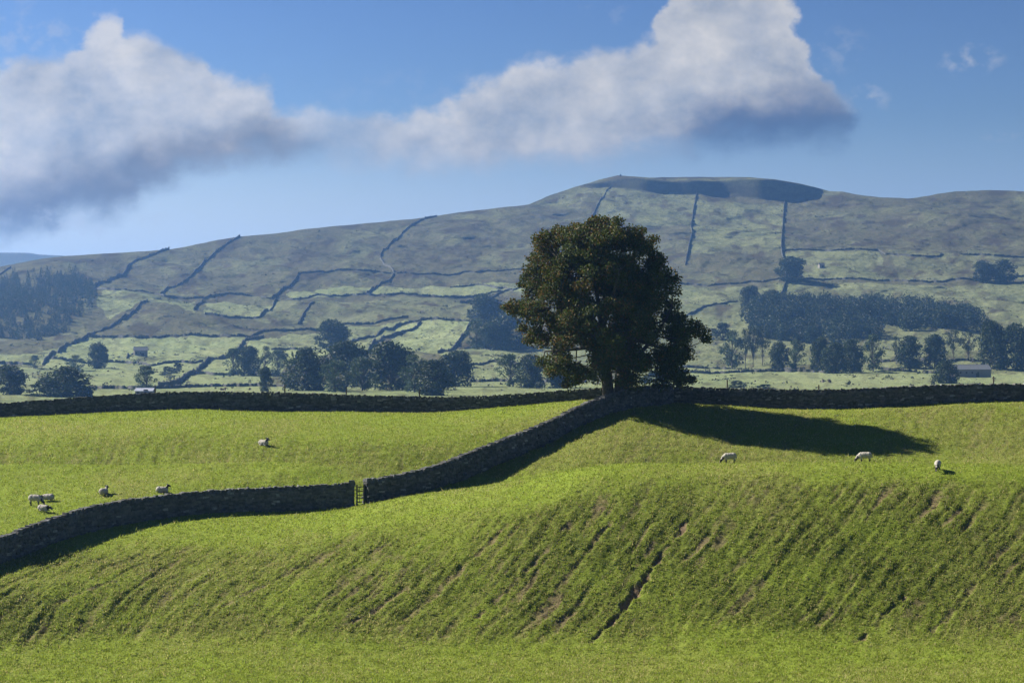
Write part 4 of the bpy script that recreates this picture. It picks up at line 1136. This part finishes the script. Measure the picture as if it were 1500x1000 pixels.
for me, px, Y, rz, sc, lab in (
    (SG, 51.5, 139.2, R(-12), 1.06, 'standing sheep grazing beside two lying sheep at the far left'),
    (SD, 70.5, 140.6, R(175), .98, 'sheep lying behind the standing one at the far left, partly hidden'),
    (SD, 64, 137.5, R(-25), 1.02, 'sheep lying nearest the wall in the group of three at the far left'),
    (SU, 152, 141.6, R(70), .98, 'sheep lying alone and facing away, left of the one beside the wall'),
    (SU, 237.5, 142.6, R(2), 1.0, 'sheep lying with dark head raised just above the wall coping'),
    (SU, 386, 154.5, R(-38), 1.05, 'sheep lying alone in the middle of the upper left field'),
    (SG, 1069, 137.2, R(184), 1.02, 'sheep grazing on the mound crest left of the tree shadow, facing left'),
    (SG, 1267, 137.6, R(170), 1.04, 'sheep grazing on the mound crest at the tip of the tree shadow'),
    (SG, 1373.5, 133.8, R(-108), 1.02, 'sheep grazing head-on towards the viewer, rightmost on the mound')):
    x, y, z = near(px, Y)
    o = add('sheep', me); o.location = (x, y, z+.02); o.rotation_euler = (0, 0, rz); o.scale = (sc*.85,)*3
    tag(o, lab, 'sheep', 'sheep scattered over the fields')

# ------------------------------------------------------------------ haze
def haze():
    m = bpy.data.materials.new('haze'); m.use_nodes = True; nt = m.node_tree
    for n in list(nt.nodes): nt.nodes.remove(n)
    out = nt.nodes.new('ShaderNodeOutputMaterial'); v = nt.nodes.new('ShaderNodeVolumePrincipled')
    v.inputs['Color'].default_value = (.22, .47, 1.0, 1); v.inputs['Density'].default_value = HAZE
    v.inputs['Anisotropy'].default_value = .58
    nt.links.new(v.outputs[0], out.inputs['Volume'])
    x0, x1, y0, y1, z0, z1 = -6000, 6000, -320, 8800, -28.8, 215
    V = [(x0,y0,z0),(x1,y0,z0),(x1,y1,z0),(x0,y1,z0),(x0,y0,z1),(x1,y0,z1),(x1,y1,z1),(x0,y1,z1)]
    o = add('haze', np_mesh('haze', V, Boxes.Q, False, m)); tag(o, 'thin blue haze over the valley', 'haze', kind='stuff')
HAZE = 0.000128
haze()

# ------------------------------------------------------------------ sky
w = bpy.data.worlds.new('World'); scene.world = w; w.use_nodes = True
nt = w.node_tree; bg = nt.nodes['Background']
sunpos = Vector((-SUN_DX*math.cos(SUN_EL), -SUN_DY*math.cos(SUN_EL), math.sin(SUN_EL))).normalized()
sky = nt.nodes.new('ShaderNodeTexSky'); sky.sky_type = 'NISHITA'; sky.sun_disc = False
sky.sun_elevation = SUN_EL; sky.sun_rotation = math.atan2(sunpos.x, sunpos.y)
sky.altitude = 250; sky.air_density = 1.0; sky.dust_density = .4; sky.ozone_density = 1.6
def val(x): return x
def M(op, a, b=None, c=None, clamp=False):
    n = nt.nodes.new('ShaderNodeMath'); n.operation = op; n.use_clamp = clamp
    for i, s in enumerate((a, b, c)):
        if s is None: continue
        if isinstance(s, (int, float)): n.inputs[i].default_value = s
        else: nt.links.new(s, n.inputs[i])
    return n.outputs[0]
def SS(x, a, b, o0=0.0, o1=1.0):
    n = nt.nodes.new('ShaderNodeMapRange'); n.interpolation_type = 'SMOOTHSTEP'
    for i, s in enumerate((x, a, b, o0, o1)):
        if isinstance(s, (int, float)): n.inputs[i].default_value = s
        else: nt.links.new(s, n.inputs[i])
    return n.outputs[0]
tc = nt.nodes.new('ShaderNodeTexCoord'); sx = nt.nodes.new('ShaderNodeSeparateXYZ'); nt.links.new(tc.outputs['Generated'], sx.inputs[0])
dx, dy, dz_ = sx.outputs
dyc = M('MAXIMUM', dy, .02)
PXs = M('ADD', M('MULTIPLY', M('DIVIDE', dx, dyc), F), 750.0)      # bearing
PYs = M('SUBTRACT', HY, M('MULTIPLY', M('DIVIDE', dz_, dyc), F))   # altitude
front = SS(dy, .3, .5)
def vec(a, b, c=0.0):
    n = nt.nodes.new('ShaderNodeCombineXYZ')
    for i, s in enumerate((a, b, c)):
        if isinstance(s, (int, float)): n.inputs[i].default_value = s
        else: nt.links.new(s, n.inputs[i])
    return n.outputs[0]
base_v = vec(M('MULTIPLY', PXs, .01), M('MULTIPLY', PYs, .0125))
def NZ(v, scale, detail, rough=.55, off=0.0):
    n = nt.nodes.new('ShaderNodeTexNoise'); n.noise_dimensions = '3D'
    n.inputs['Scale'].default_value = scale; n.inputs['Detail'].default_value = detail; n.inputs['Roughness'].default_value = rough
    if off:
        a = nt.nodes.new('ShaderNodeVectorMath'); a.operation = 'ADD'; a.inputs[1].default_value = (off, off*.7, off*1.3); nt.links.new(v, a.inputs[0]); v = a.outputs[0]
    nt.links.new(v, n.inputs['Vector']); return M('SUBTRACT', n.outputs['Fac'], .5)
nA = NZ(base_v, .9, 7, .58, 3.1); nB = NZ(base_v, .9, 7, .58, 9.7); nC = NZ(base_v, 2.6, 6, .6, 21.3); nD = NZ(base_v, 1.3, 5, .55, 33.0)
wx = M('ADD', PXs, M('ADD', M('MULTIPLY', nA, 105.0), M('MULTIPLY', nC, 26.0)))
wy = M('ADD', PYs, M('ADD', M('MULTIPLY', nB, 80.0), M('MULTIPLY', nC, 22.0)))
X0, X1 = -700.0, 2200.0
xn = M('DIVIDE', M('SUBTRACT', wx, X0), X1-X0, clamp=True)
def CURVE(pts, lo, hi):
    n = nt.nodes.new('ShaderNodeFloatCurve'); cm = n.mapping; c = cm.curves[0]
    P = sorted(pts); P = [(X0, P[0][1])]+P+[(X1, P[-1][1])]
    q = [((x-X0)/(X1-X0), (y-lo)/(hi-lo)) for x, y in P]
    c.points[0].location = q[0]; c.points[1].location = q[-1]
    for a in q[1:-1]: c.points.new(*a)
    for p in c.points: p.handle_type = 'AUTO_CLAMPED'
    cm.update(); nt.links.new(xn, n.inputs['Value'])
    return M('ADD', M('MULTIPLY', n.outputs[0], hi-lo), lo)
T = CURVE([(-500,160),(-300,110),(-120,120),(0,86),(40,80),(75,84),(105,56),(130,22),(152,12),(172,40),(220,46),(290,70),(310,95),(350,110),(390,128),(412,150),(450,146),(490,152),(520,160),(560,168),(590,164),(640,150),(680,122),(740,100),(800,88),(840,80),(880,62),(940,48),(965,22),(985,-25),(1050,-60),(1110,-50),(1150,-10),(1175,40),(1195,88),(1218,125),(1240,142),(1262,160),(1290,195)], -100, 400)
Bc = CURVE([(-500,300),(-300,330),(-120,365),(0,352),(70,342),(95,322),(180,308),(215,284),(300,258),(400,232),(440,226),(480,238),(550,254),(640,256),(750,248),(860,242),(950,230),(1030,222),(1100,218),(1180,208),(1240,208),(1262,190),(1290,195)], -100, 400)
Ac = CURVE([(-650,0),(-450,.9),(0,1),(380,1),(430,.9),(490,.72),(540,.85),(590,.97),(1000,1),(1130,1),(1185,.97),(1240,.92),(1300,.0),(1400,0)], 0, 1)
Dc = CURVE([(-500,1),(60,1),(200,.95),(300,.85),(400,.8),(450,.55),(500,.12),(620,.10),(820,.16),(930,.3),(1010,.7),(1070,1),(1150,1),(1260,1)], 0, 1)
Wc = CURVE([(-500,150),(0,140),(200,120),(300,100),(400,95),(500,70),(900,70),(1030,95),(1100,118),(1180,140),(1250,130)], 0, 400)
nF = NZ(base_v, 2.1, 7, .6, 70.0); nG = NZ(base_v, 2.1, 7, .6, 70.11)
dt = M('SUBTRACT', wy, T); db = M('SUBTRACT', Bc, wy)
aT = SS(M('ADD', dt, M('MULTIPLY', nF, 38.0)), -5.0, 27.0); aB = SS(M('ADD', db, M('MULTIPLY', nF, 30.0)), -24.0, 40.0)
alpha = M('MULTIPLY', M('MULTIPLY', aT, aB), Ac)
alpha = M('MULTIPLY', alpha, M('ADD', .94, M('MULTIPLY', nD, .35)), clamp=True)
dark = M('MULTIPLY', SS(M('ADD', db, M('MULTIPLY', nD, 70.0)), Wc, M('MULTIPLY', Wc, .12)), Dc)
# soft relief inside the cloud
nE = NZ(base_v, .55, 6, .52, 50.0)
rel = M('ADD', M('MULTIPLY', nE, 1.5), M('MULTIPLY', nD, .25))
edge = SS(dt, 70.0, 0.0)
nH = NZ(base_v, .8, 6, .55, 90.0); nI = NZ(base_v, .8, 6, .55, 90.2)
emb = M('ADD', M('MULTIPLY', M('SUBTRACT', nF, nG), .75), M('MULTIPLY', M('SUBTRACT', nH, nI), 2.2))
lit = M('ADD', M('ADD', M('ADD', .50, rel), M('MULTIPLY', edge, .20)), emb, clamp=True)
def CM(f, a, b):
    n = nt.nodes.new('ShaderNodeMix'); n.data_type = 'RGBA'
    for i, s in ((0, f), (6, a), (7, b)):
        if isinstance(s, (int, float)): n.inputs[i].default_value = s
        elif isinstance(s, tuple): n.inputs[i].default_value = (*s, 1)
        else: nt.links.new(s, n.inputs[i])
    return n.outputs[2]
sc3 = lambda c: tuple(v*CLOUD/(STR*2**EXPO) for v in c)     # cloud radiance over background strength and exposure
CLOUD = .88
ccol = CM(lit, sc3((.38, .43, .51)), sc3((.80, .775, .745)))
xdark = SS(PXs, 300.0, 1000.0)
dcol = CM(xdark, sc3((.13, .135, .17)), sc3((.075, .13, .27)))
ccol = CM(dark, ccol, dcol)
sc_ = nt.nodes.new('ShaderNodeVectorMath'); sc_.operation = 'SCALE'; sc_.inputs['Scale'].default_value = .1; nt.links.new(sky.outputs[0], sc_.inputs[0])
gm = nt.nodes.new('ShaderNodeGamma'); gm.inputs[1].default_value = SKYG; nt.links.new(sc_.outputs[0], gm.inputs[0])
tint = nt.nodes.new('ShaderNodeMix'); tint.data_type = 'RGBA'; tint.blend_type = 'MULTIPLY'; tint.inputs[0].default_value = 1
nt.links.new(gm.outputs[0], tint.inputs[6]); tint.inputs[7].default_value = (*SKYT, 1)
low = SS(M('DIVIDE', dz_, M('SQRT', M('ADD', M('MULTIPLY', dx, dx), M('MULTIPLY', dy, dy)))), .115, .035, 0.0, .85)
hor = CM(SS(dx, -.3, .3), tuple(v/(STR*2**EXPO) for v in (.66, .75, .86)), tuple(v/(STR*2**EXPO) for v in (.33, .47, .74)))
clear = CM(low, tint.outputs[2], hor)
skyc = CM(M('MULTIPLY', alpha, front), clear, ccol)
# thin wisps
def wisp(cx, cy, rx, ry, k):
    g = M('SUBTRACT', 1.0, M('ADD', M('POWER', M('ABSOLUTE', M('DIVIDE', M('SUBTRACT', wx, cx), rx)), 2.0), M('POWER', M('ABSOLUTE', M('DIVIDE', M('SUBTRACT', wy, cy), ry)), 2.0)), clamp=True)
    return M('MULTIPLY', M('MULTIPLY', g, SS(nC, -.06, .16)), k)
ws = wisp(1425, 92, 60, 30, .55)
for a in ((1270, 148, 40, 24, .6), (890, 20, 40, 14, .3), (1470, 190, 30, 14, .35), (120, 330, 160, 30, .45), (1230, 70, 70, 40, .25), (40, 50, 140, 50, .35), (600, 130, 200, 30, .10)):
    ws = M('MAXIMUM', ws, wisp(*a))
skyc = CM(M('MULTIPLY', ws, front), skyc, sc3((.60, .63, .70)))
nt.links.new(skyc, bg.inputs['Color']); bg.inputs['Strength'].default_value = STR

# sun
sl = bpy.data.lights.new('sun', 'SUN'); sl.energy = 5.0; sl.angle = math.radians(.53); sl.color = (1.0, .93, .80)
so = bpy.data.objects.new('sun', sl); COL.objects.link(so)
so.rotation_euler = (-sunpos).to_track_quat('-Z', 'Y').to_euler()
so.location = (0, 0, 300)

# camera
cam = bpy.data.cameras.new('camera'); co = bpy.data.objects.new('camera', cam); COL.objects.link(co)
cam.sensor_width = 36; cam.lens = F/1500*36; cam.clip_start = .5; cam.clip_end = 30000
co.location = (0, 0, 0); co.rotation_euler = (math.radians(90), 0, 0)
cam.shift_y = -(500-HY)/1500
scene.camera = co

scene.view_settings.view_transform = 'Standard'; scene.view_settings.look = 'None'
scene.view_settings.gamma = 1; scene.view_settings.exposure = EXPO
cy = scene.cycles
cy.use_denoising = True
cy.max_bounces = 6; cy.diffuse_bounces = 3; cy.glossy_bounces = 2; cy.transmission_bounces = 3; cy.volume_bounces = 1; cy.transparent_max_bounces = 8
cy.caustics_reflective = False; cy.caustics_refractive = False
cy.use_adaptive_sampling = True; cy.adaptive_threshold = .015
